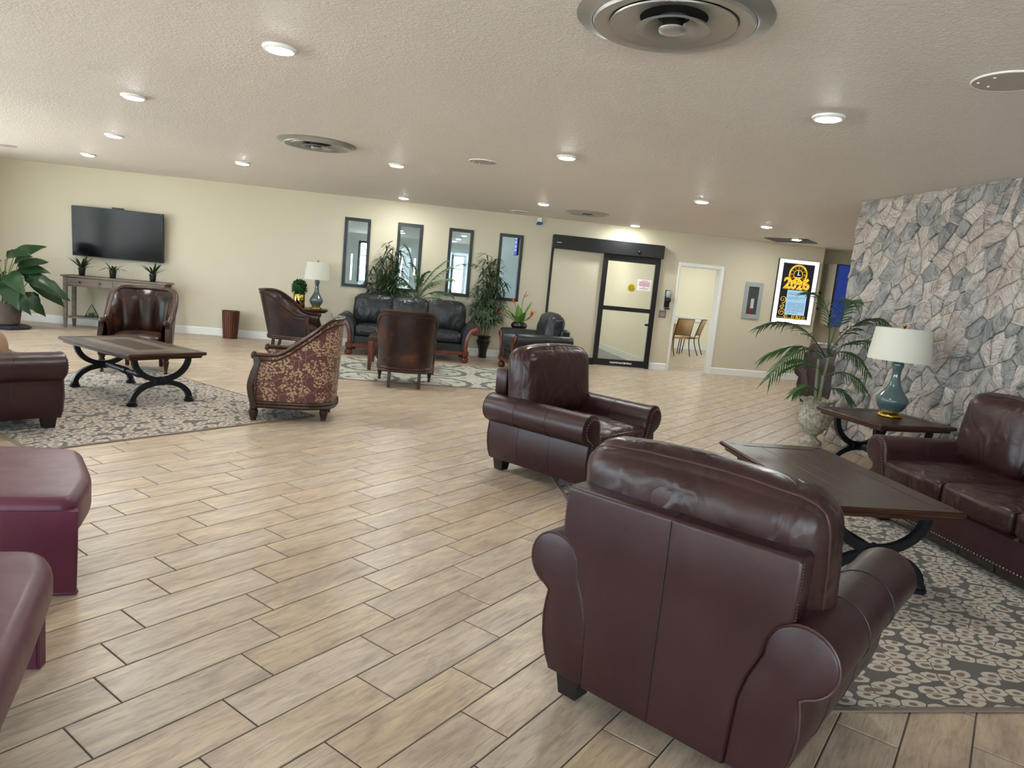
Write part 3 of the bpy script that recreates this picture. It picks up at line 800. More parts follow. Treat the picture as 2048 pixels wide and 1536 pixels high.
# corridor behind the sliding door, and the bright room behind the open doorway
struct(MB().box(4.74, 4.90, YW+0.16, 19.2, 0, CEIL).build('wall_corridor', M['wall_white']))
struct(MB().box(2.52, 4.74, 18.4, 18.5, 0, CEIL).build('wall_corridor_end', M['wall_white']))
struct(MB().box(4.726, 4.74, YW+0.16, 18.4, 0, 0.15).build('baseboard_corridor', M['white_trim']))
struct(MB().box(2.52, 4.74, YW+0.02, 18.4, -0.002, 0.002).build('floor_corridor', M['carpet']))
struct(MB().box(4.9, XR, 19.05, 19.2, 0, CEIL).build('wall_dining', M['wall_white']))
struct(MB().box(4.9, XR, 19.036, 19.05, 0, 0.15).build('baseboard_dining', M['white_trim']))
struct(MB().box(4.9, XR, 19.02, 19.05, 0.80, 0.90).box(4.9, XR, 19.0, 19.05, 0.89, 0.91).build('trim_chair_rail', M['white_trim']))
# paving outside the glazing
struct(MB().box(-40, XL-0.2, -40, 60, -0.25, -0.15).box(XL-0.2, 40, -40, YF-0.25, -0.25, -0.15).box(XL-0.2, 40, 28.5, 70, -0.25, -0.15).build('ground', M['paving']))

# four interior windows
WLAB = ['leftmost', 'second', 'third', 'rightmost']
for i, (a, b) in enumerate(WINX):
    e = 0.055
    mb = MB(); y0, y1 = YW-0.02, YW+0.10
    mb.box(a, a+e, y0, y1, WZ0, WZ1).box(b-e, b, y0, y1, WZ0, WZ1).box(a+e, b-e, y0, y1, WZ0, WZ0+e).box(a+e, b-e, y0, y1, WZ1-e, WZ1)
    fr = struct(mb.build('window_%d' % (i+9), M['black_frame']))
    MB().box(a+e, b-e, YW+0.05, YW+0.056, WZ0+e, WZ1-e).build('pane', M['glass_grey'], fr)

# automatic sliding door
dr = struct(MB().box(2.555, 2.60, YW-0.03, YW, 0, 2.40).box(4.665, 4.73, YW-0.03, YW+0.1, 0, 2.16).box(3.58, 3.62, YW-0.005, YW+0.1, 0.0, 2.16).build('door_1', M['black_frame']))
hd = MB().rbox(2.555, 4.735, YW-0.15, YW-0.001, 2.155, 2.41, 0.008).build('header', M['black_frame'], dr)
MB().ball((4.24, YW-0.155, 2.235), 0.035).build('motion_sensor', M['black_metal'], hd)
mb = MB()
for i in range(5): mb.box(2.62+i*0.018, 2.634+i*0.018, YW-0.152, YW-0.149, 2.262, 2.276)
mb.build('maker_plate', M['paper'], hd)
MB().box(2.60, 3.58, YW-0.02, YW-0.001, 0.13, 2.155).build('side_panel', M['wall_cream'], dr)
MB().rbox(2.60, 3.60, YW-0.045, YW-0.001, 0.0, 0.135, 0.006).build('bottom_rail', M['black_frame'], dr)
leafd = MB().box(3.575, 3.665, YW-0.085, YW-0.04, 0.02, 2.155).box(4.615, 4.70, YW-0.085, YW-0.04, 0.02, 2.155).box(3.665, 4.615, YW-0.085, YW-0.04, 2.035, 2.155).box(3.665, 4.615, YW-0.085, YW-0.04, 1.095, 1.175).box(3.665, 4.615, YW-0.085, YW-0.04, 0.02, 0.145).build('door_leaf', M['black_frame'], dr)
MB().box(3.665, 4.615, YW-0.066, YW-0.06, 1.175, 2.035).build('upper_pane', M['glass_door'], leafd)
MB().box(3.665, 4.615, YW-0.066, YW-0.06, 0.145, 1.095).build('lower_pane', M['glass_door'], leafd)
MB().rbox(4.53, 4.62, YW-0.12, YW-0.085, 0.85, 0.89, 0.006).build('handle', M['black_metal'], leafd)
def disc(mb, cx, y, cz, r, t=0.002, n=24):
    return mb.loft([[(cx+r*cos(2*pi*k/n), y, cz+r*sin(2*pi*k/n)) for k in range(n)], [(cx+r*cos(2*pi*k/n), y-t, cz+r*sin(2*pi*k/n)) for k in range(n)]], True, True)
st = disc(MB(), 4.19, YW-0.067, 1.555, 0.082).build('round_sticker', M['yellow_sticker'], leafd)
mb = MB()
for z, w in ((1.60, 0.045), (1.575, 0.06), (1.552, 0.065), (1.53, 0.06), (1.508, 0.045)):
    x = 4.19-w
    while x < 4.19+w-0.012:
        l = random.uniform(0.010, 0.022); mb.box(x, min(x+l, 4.19+w), YW-0.0705, YW-0.069, z-0.007, z+0.007); x += l+0.005
stuff(mb.build('lettering', M['ink_dark'], dr))
MB().box(4.295, 4.575, YW-0.069, YW-0.067, 1.525, 1.735).build('notice_sheet', M['paper'], leafd)
mb = MB(); rr = random.Random(4)
for z, w, in ((1.712, 0.06), (1.688, 0.11), (1.664, 0.105), (1.640, 0.115), (1.616, 0.10), (1.586, 0.02), (1.560, 0.09)):
    x = 4.435-w
    while x < 4.435+w-0.008:
        l = rr.uniform(0.010, 0.030); mb.box(x, min(x+l, 4.435+w), YW-0.071, YW-0.069, z-0.006, z+0.006); x += l+0.006
stuff(mb.build('notice_text', M['ink_red'], dr))
mb = MB(); x = 3.92
while x < 4.36:
    l = rr.uniform(0.012, 0.04); mb.box(x, x+l, YW-0.087, YW-0.085, 0.072-rr.uniform(0, 0.008), 0.092+rr.uniform(0, 0.008)); x += l+0.008
stuff(mb.build('rail_lettering', M['paper'], dr))

# open doorway with white casing
dc = MB()
for x0, x1 in ((5.105, 5.15), (5.985, 6.05)): dc.rbox(x0, x1, YW-0.018, YW+0.001, 0, 2.14, 0.004)
dc.rbox(5.15, 5.985, YW-0.018, YW+0.001, 2.075, 2.14, 0.004)
dc.box(5.15, 5.162, YW, YW+0.16, 0, 2.075).box(5.973, 5.985, YW, YW+0.16, 0, 2.075).box(5.162, 5.973, YW, YW+0.16, 2.063, 2.075)
d2 = struct(dc.build('door_2', M['white_trim']))
# ------------------------------------------------------------------ rolled-arm leather seating (armchairs and sofas)
def circ(cx, cz, r, a0, a1, n):
    return [(cx+r*cos(radians(a0+(a1-a0)*k/n)), cz+r*sin(radians(a0+(a1-a0)*k/n))) for k in range(n+1)]
def arm_profile(sh):
    p = [(0.262, 0.09), (0.412, 0.09), (0.440, 0.15), (0.458, 0.22), (0.464, 0.29), (0.458, 0.35), (0.452, 0.388)]
    p += circ(0.437, 0.503, 0.108, -72, 190, 20)
    p += [(0.318, 0.455), (0.295, 0.40), (0.275, 0.32)]
    return [(x+sh, z) for x, z in p]
def rolled_seating(name, label, cat, W, ncush, loc, rotz, back_h=0.97, group=None):
    t = thing(name, label, cat, loc, rotz, group)
    sh = W/2-0.545
    L, LS, WT = M['leather_brown'], M['leather_brown_soft'], M['welt']
    for s in (-1, 1):
        prof = [(s*x, z) for x, z in arm_profile(sh)]
        if s < 0: prof = prof[::-1]
        big = [(x+(x-s*(sh+0.40))*0.03, z+(z-0.42)*0.02) for x, z in prof]
        i1, i2 = inset_poly(prof, 0.012), inset_poly(prof, 0.004)
        mk = lambda pl, y: [(x, y, z) for x, z in pl]
        rings = [mk(i1, -0.475), mk(i2, -0.471), mk(prof, -0.462), mk(prof, -0.15), mk(prof, 0.16), mk(prof, 0.42), mk(big, 0.445), mk(big, 0.468), mk(inset_poly(big, 0.012), 0.478)]
        a = MB().loft(rings, True, True).build('arm', L, t, sharp=50)
        # stitched seams across the roll
        for y in (-0.17, 0.13):
            MB().tube([(s*(x+sh), y, z) for x, z in [(0.412, 0.092), (0.440, 0.15), (0.458, 0.22), (0.464, 0.29), (0.458, 0.35), (0.452, 0.388)]+circ(0.437, 0.503, 0.1085, -70, 185, 18)], 0.0025, 5).build('arm_seam', M['welt_dark'], a)
        mb = MB()
        mb.tube([(x, -0.470, z) for x, z in [(s*(q+sh), w) for q, w in [(0.412, 0.095), (0.440, 0.15), (0.458, 0.22), (0.464, 0.29), (0.458, 0.35), (0.452, 0.388)]+circ(0.437, 0.503, 0.106, -72, 175, 20)]], 0.004, 5)
        mb.build('welt', WT, a)
        # facing panel with nailheads on the front of the scroll
        pl = inset_poly(big, 0.022)
        MB().loft([mk(pl, 0.476), mk(pl, 0.484), mk(inset_poly(pl, 0.008), 0.487)], False, True).build('arm_facing', L, a, sharp=40)
        nl = inset_poly(big, 0.028); mb = MB(); pts = []
        for i in range(len(nl)):
            p, q = Vector(nl[i]), Vector(nl[(i+1) % len(nl)]); pts.append((p, q))
        acc = 0.0; step = 0.021
        for p, q in pts:
            Ls = (q-p).length; d = step-acc
            while d <= Ls:
                c = p+(q-p)*(d/Ls)
                if c.y > 0.14: mb.ball((c.x, 0.487, c.y), 0.0055, 4)
                d += step
            acc = (acc+Ls) % step
        stuff(mb.build('nailheads', M['nailhead'], a))
    # back panel, seen from behind
    hw = 0.408+sh; b0 = 0.262+sh
    rp = [(0.264, 0.09), (0.277, 0.32), (0.297, 0.40), (0.320, 0.455), (0.333, 0.49), (0.340, 0.54), (0.362, 0.579), (0.395, 0.604), (0.408, 0.614), (0.409, 0.70), (0.408, 0.785), (0.396, 0.80)]
    poly = [(x+sh, z) for x, z in rp]+[(-x-sh, z) for x, z in reversed(rp)]
    bp = MB().prism(poly, -0.486, -0.375, 'y', 0.014).build('back_panel', L, t, sharp=60)
    mb = MB()
    nseam = 1 if W < 1.4 else ncush-1
    for i in range(nseam):
        x = 0 if nseam == 1 else -hw+2*hw*(i+1)/ncush
        MB().tube([(x, -0.487, 0.10), (x, -0.4875, 0.45), (x, -0.4875, 0.785), (x, -0.47, 0.801), (x, -0.38, 0.801)], 0.0028, 5).build('back_seam', M['welt_dark'], bp)
    mb = MB()
    for s in (-1, 1):
        z = 0.615
        while z < 0.79: mb.box(s*hw-0.0015 if s > 0 else -hw-0.0015, s*hw+0.0015 if s > 0 else -hw+0.0015, -0.478, -0.4745, z, z+0.005); z += 0.010
    stuff(mb.build('stitching', WT, bp))
    # box under the seat with front rail
    iw = 0.30+sh
    MB().rbox(-iw, iw, -0.40, 0.40, 0.09, 0.315, 0.015).build('seat_frame', M['leather_brown'], t)
    fr = MB().rbox(-iw-0.015, iw+0.015, 0.395, 0.452, 0.085, 0.305, 0.018).build('front_rail', L, t)
    mb = MB(); x = -iw
    while x < iw: mb.ball((x, 0.453, 0.105), 0.006, 4); x += 0.024
    stuff(mb.build('nailheads', M['nailhead'], fr))
    for sx in (-1, 1):
        for sy in (-1, 1):
            x, y = sx*(0.345+sh), sy*0.40
            MB().loft([[(x-0.038, y-0.038, 0), (x+0.038, y-0.038, 0), (x+0.038, y+0.038, 0), (x-0.038, y+0.038, 0)], [(x-0.05, y-0.05, 0.095), (x+0.05, y-0.05, 0.095), (x+0.05, y+0.05, 0.095), (x-0.05, y+0.05, 0.095)]], True, True).build('leg', M['foot_block'], t)
    full = 2*(0.335+sh); cw = full/ncush
    for i in range(ncush):
        cx = -full/2+cw*(i+0.5)
        m = MB().puff(cx, 0.085, 0.385, cw-0.006, 0.80, 0.165, 0.05, (0.0, 0.012, 0.022), 10)
        w1 = m.seat_welt(8, 2)
        sc = m.build('seat_cushion', LS, t, sharp=None)
        MB().tube(w1, 0.0035, 5).build('cushion_welt', WT, sc)
    fullb = 2*(0.452+sh); bw = fullb/ncush
    hgt = back_h-0.455
    for i in range(ncush):
        cx = -fullb/2+bw*(i+0.5)
        m = MB().puff(0, 0, 0, bw-0.008, 0.235, hgt, 0.105, (0.004, 0.030, 0.018), 14, 0.02, 0.02, wob=0.005)
        paths = [m.welt_path(4, 2), m.welt_path(10, 2)]
        X = Matrix.Translation((cx, -0.262, 0.455+hgt/2)) @ Matrix.Rotation(radians(7), 4, 'X')
        m.xf(X)
        bc = m.build('back_cushion', LS, t, sharp=None)
        for pth in paths: MB().tube(pth, 0.0040, 6).xf(X).build('cushion_welt', WT, bc)
    return t

FR = (0.754, 0.657)
rolled_seating('leather_armchair', 'large brown leather rolled-arm armchair seen from behind, nearest the camera', 'armchair', 1.09, 1, (1.222, 2.323, 0.0097), face_rot(*FR))
rolled_seating('leather_armchair', 'brown leather rolled-arm armchair in side view, on open tile in mid-room', 'armchair', 1.09, 1, (1.321, 5.259, 0.0097), face_rot(0.659, -0.752), 1.0)
rolled_seating('leather_armchair', 'brown leather armchair half hidden behind the urn palm at the stone wall end', 'armchair', 1.09, 1, (6.86, 10.19, 0), face_rot(0.86, 0.5))
rolled_seating('leather_sofa', 'brown leather three-seat sofa standing against the stone-clad wall', 'sofa', 2.12, 3, (3.955, 3.66, 0.0097), face_rot(-1, 0.0), 1.0)
rolled_seating('leather_sofa', 'brown leather sofa with one rolled arm showing, on the rug near the burgundy benches', 'sofa', 2.0, 3, (-3.592, 6.156, 0.0097), face_rot(0.739, 0.674))

# throw cushion on the left sofa
pt = thing('throw_pillow', 'tan throw pillow with pale piping behind the rolled arm of the left brown sofa', 'pillow', (-3.20, 5.97, 0.50), face_rot(0.739, 0.674))
m = MB().puff(0, 0, 0.13, 0.30, 0.12, 0.25, 0.06, (0, 0.05, 0), 9); m.xf(Matrix.Rotation(radians(14), 4, 'X')); m.build('pillow_body', M['tan_pillow'], pt, sharp=None)
mb = MB().tube([(x*0.885, 0, z*0.78+0.13) for x, z in [(-0.155, -0.15), (-0.165, 0), (-0.155, 0.145), (0, 0.157), (0.155, 0.145), (0.165, 0), (0.155, -0.15), (0, -0.157)]], 0.006, 6, True); mb.xf(Matrix.Rotation(radians(14), 4, 'X')); mb.build('piping', M['pillow_piping'], pt)

# ------------------------------------------------------------------ black leather sofa and chair with carved cherry fronts
def black_arm(sh):
    p = [(0.90, 0.20), (1.00, 0.20), (1.005, 0.36), (1.025, 0.46), (1.052, 0.505)]
    p += circ(1.12, 0.575, 0.098, -130, 140, 22)[3:]
    p += [(0.99, 0.60), (0.945, 0.56), (0.915, 0.50), (0.902, 0.42)]
    # order: outer bottom up around the scroll and back down inside
    return [(x+sh, z) for x, z in p]
def scroll_seating(name, label, cat, half, ncush, loc, rotz):
    t = thing(name, label, cat, loc, rotz)
    sh = half-1.218; L, LS, C = M['leather_black'], M['leather_black_soft'], M['wood_cherry']
    d0, d1 = -0.48, 0.46
    for s in (-1, 1):
        prof = [(s*x, z) for x, z in black_arm(sh)]
        if s < 0: prof = prof[::-1]
        mk = lambda pl, y: [(x, y, z) for x, z in pl]
        a = MB().loft([mk(inset_poly(prof, 0.012), d0), mk(prof, d0+0.015), mk(prof, 0.0), mk(prof, d1-0.02), mk(inset_poly(prof, 0.010), d1)], True, True).build('arm', L, t, sharp=50)
        # carved wooden facing: a band that sweeps up into a volute
        outer = catmull([(1.012, 0.19, 0), (1.018, 0.36, 0), (1.045, 0.47, 0), (1.09, 0.52, 0), (1.15, 0.525, 0)], 5)
        inner = catmull([(0.945, 0.19, 0), (0.952, 0.36, 0), (0.975, 0.47, 0), (1.02, 0.56, 0), (1.09, 0.615, 0)], 5)
        pl = [(s*(p.x+sh), p.y) for p in outer]+[(s*(p.x+sh), p.y) for p in reversed(inner)]
        if s < 0: pl = pl[::-1]
        w = MB().prism(pl, d1-0.006, d1+0.028, 'y', 0.008).build('arm_facing', C, t, sharp=40)
        k = MB().lathe([(0.064, 0), (0.064, 0.012), (0.056, 0.020), (0.044, 0.014), (0.032, 0.022), (0.020, 0.030), (0.004, 0.032)], 20)
        k.xf(Matrix.Translation((s*(1.122+sh), d1+0.004, 0.572)) @ Matrix.Rotation(-pi/2, 4, 'X')); k.build('volute', C, w)
        MB().rbox(s*(0.985+sh)-0.055, s*(0.985+sh)+0.055, d1-0.08, d1+0.034, 0.125, 0.205, 0.008).build('corner_block', C, t)
        for yy in (d1-0.03, d0+0.07):
            MB().lathe([(0.03, 0), (0.055, 0.012), (0.064, 0.045), (0.058, 0.08), (0.036, 0.095), (0.05, 0.11), (0.05, 0.128)], 16, (s*(0.985+sh), yy, 0)).build('bun_foot', C, t)
    iw = 0.93+sh
    MB().rbox(-iw, iw, d1-0.05, d1+0.02, 0.135, 0.198, 0.010).build('front_rail', C, t)
    MB().rbox(-iw, iw, d0, d1-0.03, 0.15, 0.335, 0.02).build('seat_frame', L, t)
    MB().rbox(-iw-0.02, iw+0.02, d0-0.02, d0+0.14, 0.15, 0.76, 0.03).build('back_frame', L, t)
    cw = 2*(0.905+sh)/ncush
    for i in range(ncush):
        cx = -(0.905+sh)+cw*(i+0.5)
        MB().puff(cx, 0.10, 0.415, cw-0.006, 0.74, 0.17, 0.055, (0, 0.02, 0.02), 8).build('seat_cushion', LS, t, sharp=None)
        end = (i == 0)-(i == ncush-1)
        bw = cw+0.10
        m = MB().puff(0, 0, 0, bw, 0.27, 0.54, 0.10, (0.01, 0.05, 0.02), 14, 0.0 if ncush > 1 else 0.12, 0.02, wob=0.014)
        m.xf(Matrix.Translation((cx*1.05, -0.25, 0.735)) @ Matrix.Rotation(radians(9), 4, 'X')); m.build('back_cushion', LS, t, sharp=None)
    return t
scroll_seating('black_sofa', 'long black leather sofa with carved cherry scroll arms below the four windows', 'sofa', 1.218, 3, (0.0, 12.40, 0.0), pi)
scroll_seating('black_armchair', 'black leather armchair with cherry arm fronts beside the black sofa', 'armchair', 0.63, 1, (2.08, 11.48, 0.0), face_rot(-0.992, -0.10))

# ------------------------------------------------------------------ tub chairs with carved wood trim
HALF = [(0.0, -0.425), (0.14, -0.412), (0.262, -0.35), (0.335, -0.22), (0.353, -0.04), (0.354, 0.12), (0.350, 0.285)]
_h = catmull([(x, y, 0) for x, y in HALF], 7)
UPATH = [(-p.x, p.y) for p in reversed(_h)]+[(p.x, p.y) for p in _h[1:]]
NU = len(UPATH)
def smooth(a, b, x):
    t = max(0.0, min(1.0, (x-a)/(b-a))); return t*t*(3-2*t)
def tub_chair(name, label, loc, rotz, cloth, channels, hb=0.955, ha=0.60, lean=0.085, zb=0.195):
    t = thing(name, label, 'chair', loc, rotz)
    W = M['wood_trim']
    def uv(i): return abs(i-(NU-1)/2)/((NU-1)/2)
    def top(i): return ha+(hb-ha)*(1-smooth(0.26, 0.86, uv(i)))
    def nrm(i):
        a, b = UPATH[max(i-1, 0)], UPATH[min(i+1, NU-1)]; d = Vector((b[0]-a[0], b[1]-a[1])).normalized(); return Vector((d.y, -d.x))
    def P(i, z, off):
        k = (z-0.27)/(hb-0.27); l = lean*(1-smooth(0.15, 0.95, uv(i)))*k
        n = nrm(i); x, y = UPATH[i]
        return (x+n.x*(off+l), y+n.y*(off+l), z)
    nv = 8
    rings = []
    for i in range(NU):
        h = top(i); rings.append([P(i, zb+0.067+(h-zb-0.067)*k/nv, 0.0) for k in range(nv+1)])
    outer = MB().loft(rings, closed=False)
    ou = outer.build('outer_back', cloth, t, sharp=60)
    rings = []
    for i in range(NU):
        h = top(i); u = uv(i); r = []
        for k in range(nv+1):
            z = 0.34+(h-0.34)*k/nv
            off = -0.055-0.03*sin(pi*min(1, k/nv*1.1))*(1-0.5*u)
            if channels and u < 0.62:
                ph = (i-(NU-1)/2)/((NU-1)/2)/0.62*channels/2
                off -= 0.052*sqrt(abs(cos(pi*ph)))*(0.4+0.6*min(1, k/2))*(1 if k < nv else 0.3)-0.012
            if k == nv: off = -0.02
            r.append(P(i, z, off))
        rings.append(r)
    MB().loft(rings, closed=False).build('inner_back', cloth, t, sharp=70)
    # show-wood top rail, swept along the top edge, ending in small scrolls
    pts = [P(i, top(i)+0.006, -0.018) for i in range(NU)]
    rail = MB().tube(pts, 0.030, 8, rx=0.020)
    for s in (0, NU-1):
        x, y, z = pts[s]; rail.ball((x, y+0.012, z-0.008), 0.038, 8, 0.9, 0.8, 1)
    rail.build('top_rail', W, t, sharp=60)
    # moulding just below the rail on the outside
    MB().tube([P(i, top(i)-0.038, 0.004) for i in range(NU)], 0.008, 6).build('back_moulding', W, t)
    for s in (-1, 1):
        MB().bar(catmull([(s*0.345, 0.275, zb+0.005), (s*0.352, 0.318, 0.30), (s*0.350, 0.300, 0.42), (s*0.345, 0.268, 0.52), (s*0.342, 0.280, ha-0.01)], 4), 0.052, 0.05, (0, 1, 0.01)).build('front_post', W, t, sharp=40)
        MB().tube([(s*0.382, 0.262, zb+0.08), (s*0.384, 0.262, 0.42), (s*0.378, 0.235, ha-0.03)], 0.006, 6).build('post_moulding', W, t)
    # seat rail around the base
    def ring(z, o): return [Vector(P(i, 0.27, o)).to_2d().to_3d()+Vector((0, 0, z)) for i in range(NU)]
    fr = [( -0.35, 0.305), (0.35, 0.305)]
    def closed_ring(z, o):
        r = [(p.x, p.y, z) for p in ring(0, o)]
        r += [(0.352+o, 0.30+o, z), (0.30, 0.318+o, z), (0.0, 0.325+o, z), (-0.30, 0.318+o, z), (-0.352-o, 0.30+o, z)]
        return r
    MB().loft([closed_ring(zb, -0.02), closed_ring(zb+0.005, 0.004), closed_ring(zb+0.023, 0.016), closed_ring(zb+0.037, 0.006), closed_ring(zb+0.051, 0.016), closed_ring(zb+0.067, 0.010), closed_ring(zb+0.077, -0.01)], True, True).build('seat_rail', W, t, sharp=50)
    st = MB().puff(0, 0.015, 0.355, 0.56, 0.58, 0.16, 0.07, (0.0, 0.01, 0.03), 8, wob=0.006); st.build('seat', cloth, t, sharp=None)
    lk = zb/0.195
    lp = [(0.018, 0), (0.024, 0.012), (0.016, 0.03), (0.022, 0.06), (0.034, 0.13), (0.036, 0.15), (0.026, 0.165), (0.036, 0.178), (0.036, 0.198)]
    if zb < 0.15: lp = [(0.024, 0), (0.030, 0.012), (0.026, 0.03), (0.036, 0.08), (0.042, 0.13), (0.040, 0.165), (0.028, 0.18), (0.036, 0.19), (0.036, 0.198)]
    for s in (-1, 1):
        MB().lathe([(r_, z_*lk) for r_, z_ in lp], 14, (s*0.335, 0.285, 0)).build('front_leg', W, t)
        if zb < 0.15: MB().lathe([(r_, z_*lk) for r_, z_ in lp], 14, (s*0.19, -0.325, 0)).build('back_leg', W, t)
        else: MB().bar(catmull([(s*0.19, -0.345, 0.0), (s*0.19, -0.310, 0.10), (s*0.19, -0.300, 0.20)], 3), 0.042, 0.042, (0, 1, 0)).build('back_leg', W, t)
    if zb < 0.15: MB().rbox(-0.33, 0.33, 0.24, 0.312, zb+0.06, 0.33, 0.01).build('front_apron', cloth, t)
    return t
LA = M['leather_antique']
tub_chair('tub_chair', 'channel-backed antique brown leather tub chair facing the camera below the television', (-3.185, 8.89, 0.0097), face_rot(0.166, -0.986), LA, 5)
tub_chair('tub_chair', 'antique brown leather tub chair seen from behind, before the black sofa', (-0.02, 9.23, 0.0097), face_rot(0.0, 1.0), LA, 5)
tub_chair('tub_chair', 'antique brown leather tub chair in profile beside the round lamp table', (-1.85, 11.92, 0.0), face_rot(0.99, -0.12), LA, 5, lean=0.16)
tub_chair('tub_chair', 'burgundy and gold leaf-patterned tub chair at the corner of the left rug', (-1.075, 6.87, 0.0097), face_rot(-0.995, -0.02), M['cloth_gold'], 0, lean=0.03, zb=0.115)

# ------------------------------------------------------------------ trestle tables with curved iron legs
def rect_ring(hx, hy, z): return [(-hx, -hy, z), (hx, -hy, z), (hx, hy, z), (-hx, hy, z)]
def iron_table(name, label, cat, loc, rotz, wx, ly, h, worn=False, double=True):
    t = thing(name, label, cat, loc, rotz)
    hx, hy = wx/2, ly/2
    e = MB().loft([rect_ring(hx-0.05, hy-0.05, h-0.062), rect_ring(hx-0.034, hy-0.034, h-0.060), rect_ring(hx-0.030, hy-0.030, h-0.040), rect_ring(hx-0.012, hy-0.012, h-0.034), rect_ring(hx, hy, h-0.024), rect_ring(hx, hy, h-0.010), rect_ring(hx-0.006, hy-0.006, h-0.004)], True, True).build('top_edge', M['wood_table_edge'], t, sharp=25)
    b = 0.115
    A = (hx-0.006, hy-0.006); B = (A[0]-b, A[1]-b); zt, zb = h, h-0.006
    def quad(p, nm, m, zz=zt):
        ins = inset_poly(p, 0.0016)
        return MB().loft([[(x, y, h-0.010) for x, y in p], [(x, y, zz-0.0015) for x, y in p], [(x, y, zz) for x, y in ins]], False, True).build(nm, m, t, sharp=20)
    D = M['wood_table']
    quad([(-A[0], -A[1]), (A[0], -A[1]), (B[0], -B[1]), (-B[0], -B[1])], 'border_board', D); quad([(A[0], A[1]), (-A[0], A[1]), (-B[0], B[1]), (B[0], B[1])], 'border_board', D)
    quad([(A[0], -A[1]), (A[0], A[1]), (B[0], B[1]), (B[0], -B[1])], 'border_board', D); quad([(-A[0], A[1]), (-A[0], -A[1]), (-B[0], -B[1]), (-B[0], B[1])], 'border_board', D)
    if worn:
        C = (B[0]-0.12, B[1]-0.16)
        for pl in ([(-B[0], -B[1]), (B[0], -B[1]), (C[0], -C[1]), (-C[0], -C[1])], [(B[0], B[1]), (-B[0], B[1]), (-C[0], C[1]), (C[0], C[1])], [(B[0], -B[1]), (B[0], B[1]), (C[0], C[1]), (C[0], -C[1])], [(-B[0], B[1]), (-B[0], -B[1]), (-C[0], -C[1]), (-C[0], C[1])]):
            quad(pl, 'inlay_board', M['wood_table_worn'], zt-0.0015)
        quad([(-C[0], -C[1]), (C[0], -C[1]), (C[0], C[1]), (-C[0], C[1])], 'centre_board', D, zt-0.0015)
    else:
        n = 4
        for k in range(n):
            x0, x1 = -B[0]+2*B[0]*k/n, -B[0]+2*B[0]*(k+1)/n
            quad([(x0, -B[1]), (x1, -B[1]), (x1, B[1]), (x0, B[1])], 'centre_board', D if k % 2 else M['wood_table'], zt-0.0025)
    pg = MB()
    for sx in (-1, 1):
        for sy in (-1, 1):
            for k in range(4): pg.box(sx*(A[0]-0.05-0.02*(k % 2))-0.005, sx*(A[0]-0.05-0.02*(k % 2))+0.005, sy*(A[1]-0.05-0.022*(k//2))-0.005, sy*(A[1]-0.05-0.022*(k//2))+0.005, zt-0.002, zt+0.0012)
    stuff(pg.build('dowel_pegs', M['foot_block'], t))
    I = M['iron']; ze = h-0.062
    fx = hx-0.115; zm = ze*0.50
    ends = (-(hy-0.13), hy-0.13) if double else (-(hy-0.16), hy-0.16)
    for y in ends:
        up = [(fx*cos(a), y, ze-(ze-zm-0.012)*sin(a)) for a in [pi*k/18 for k in range(19)]]
        MB().bar(up, 0.050, 0.036, (0, 1, 0)).build('upper_arc', I, t, sharp=40)
        lo = [((fx+0.015)*cos(a), y, 0.035+(zm-0.012-0.035)*sin(a)) for a in [pi*k/18 for k in range(19)]]
        MB().bar(lo, 0.050, 0.036, (0, 1, 0)).build('lower_arc', I, t, sharp=40)
        MB().rbox(-0.085, 0.085, y-0.024, y+0.024, zm-0.036, zm+0.036, 0.012).build('cross_block', I, t)
        for s in (-1, 1):
            k = MB().lathe([(0.040, 0), (0.040, 0.006), (0.026, 0.010), (0.030, 0.015), (0.014, 0.018), (0.010, 0.026), (0.002, 0.028)], 18)
            k.xf(Matrix.Translation((0, y+s*0.024, zm)) @ Matrix.Rotation(-s*pi/2, 4, 'X')); k.build('boss', I, t)
            MB().lathe([(0.044, 0), (0.048, 0.008), (0.048, 0.020), (0.036, 0.026), (0.042, 0.034), (0.036, 0.046), (0.028, 0.052)], 16, (s*(fx+0.015), y, 0)).build('foot', I, t)
    st = MB().tube([(0, ends[0], zm), (0, ends[1], zm)], 0.021, 10)
    for yy in (-0.13, 0.13):
        k = MB().lathe([(0.02, -0.05), (0.032, -0.045), (0.026, -0.025), (0.036, 0.0), (0.026, 0.025), (0.032, 0.045), (0.02, 0.05)], 14)
        k.xf(Matrix.Translation((0, yy, zm)) @ Matrix.Rotation(pi/2, 4, 'X')); st.add(k.v, k.f)
    st.build('stretcher', I, t, sharp=50)
    return t
iron_table('coffee_table', 'dark wooden coffee table with planked top in front of the stone-wall sofa', 'table', (2.60, 3.865, 0.0097), radians(-1.5), 0.765, 1.42, 0.502)
iron_table('coffee_table', 'worn dark wooden coffee table on curved iron legs on the left rug', 'table', (-2.715, 7.38, 0.0097), atan2(0.735, 0.678), 0.76, 1.38, 0.502, True)
iron_table('end_table', 'square dark wooden end table on iron legs holding the blue-grey lamp', 'table', (4.265, 5.62, 0.0), radians(7), 0.80, 0.80, 0.60, False, False)

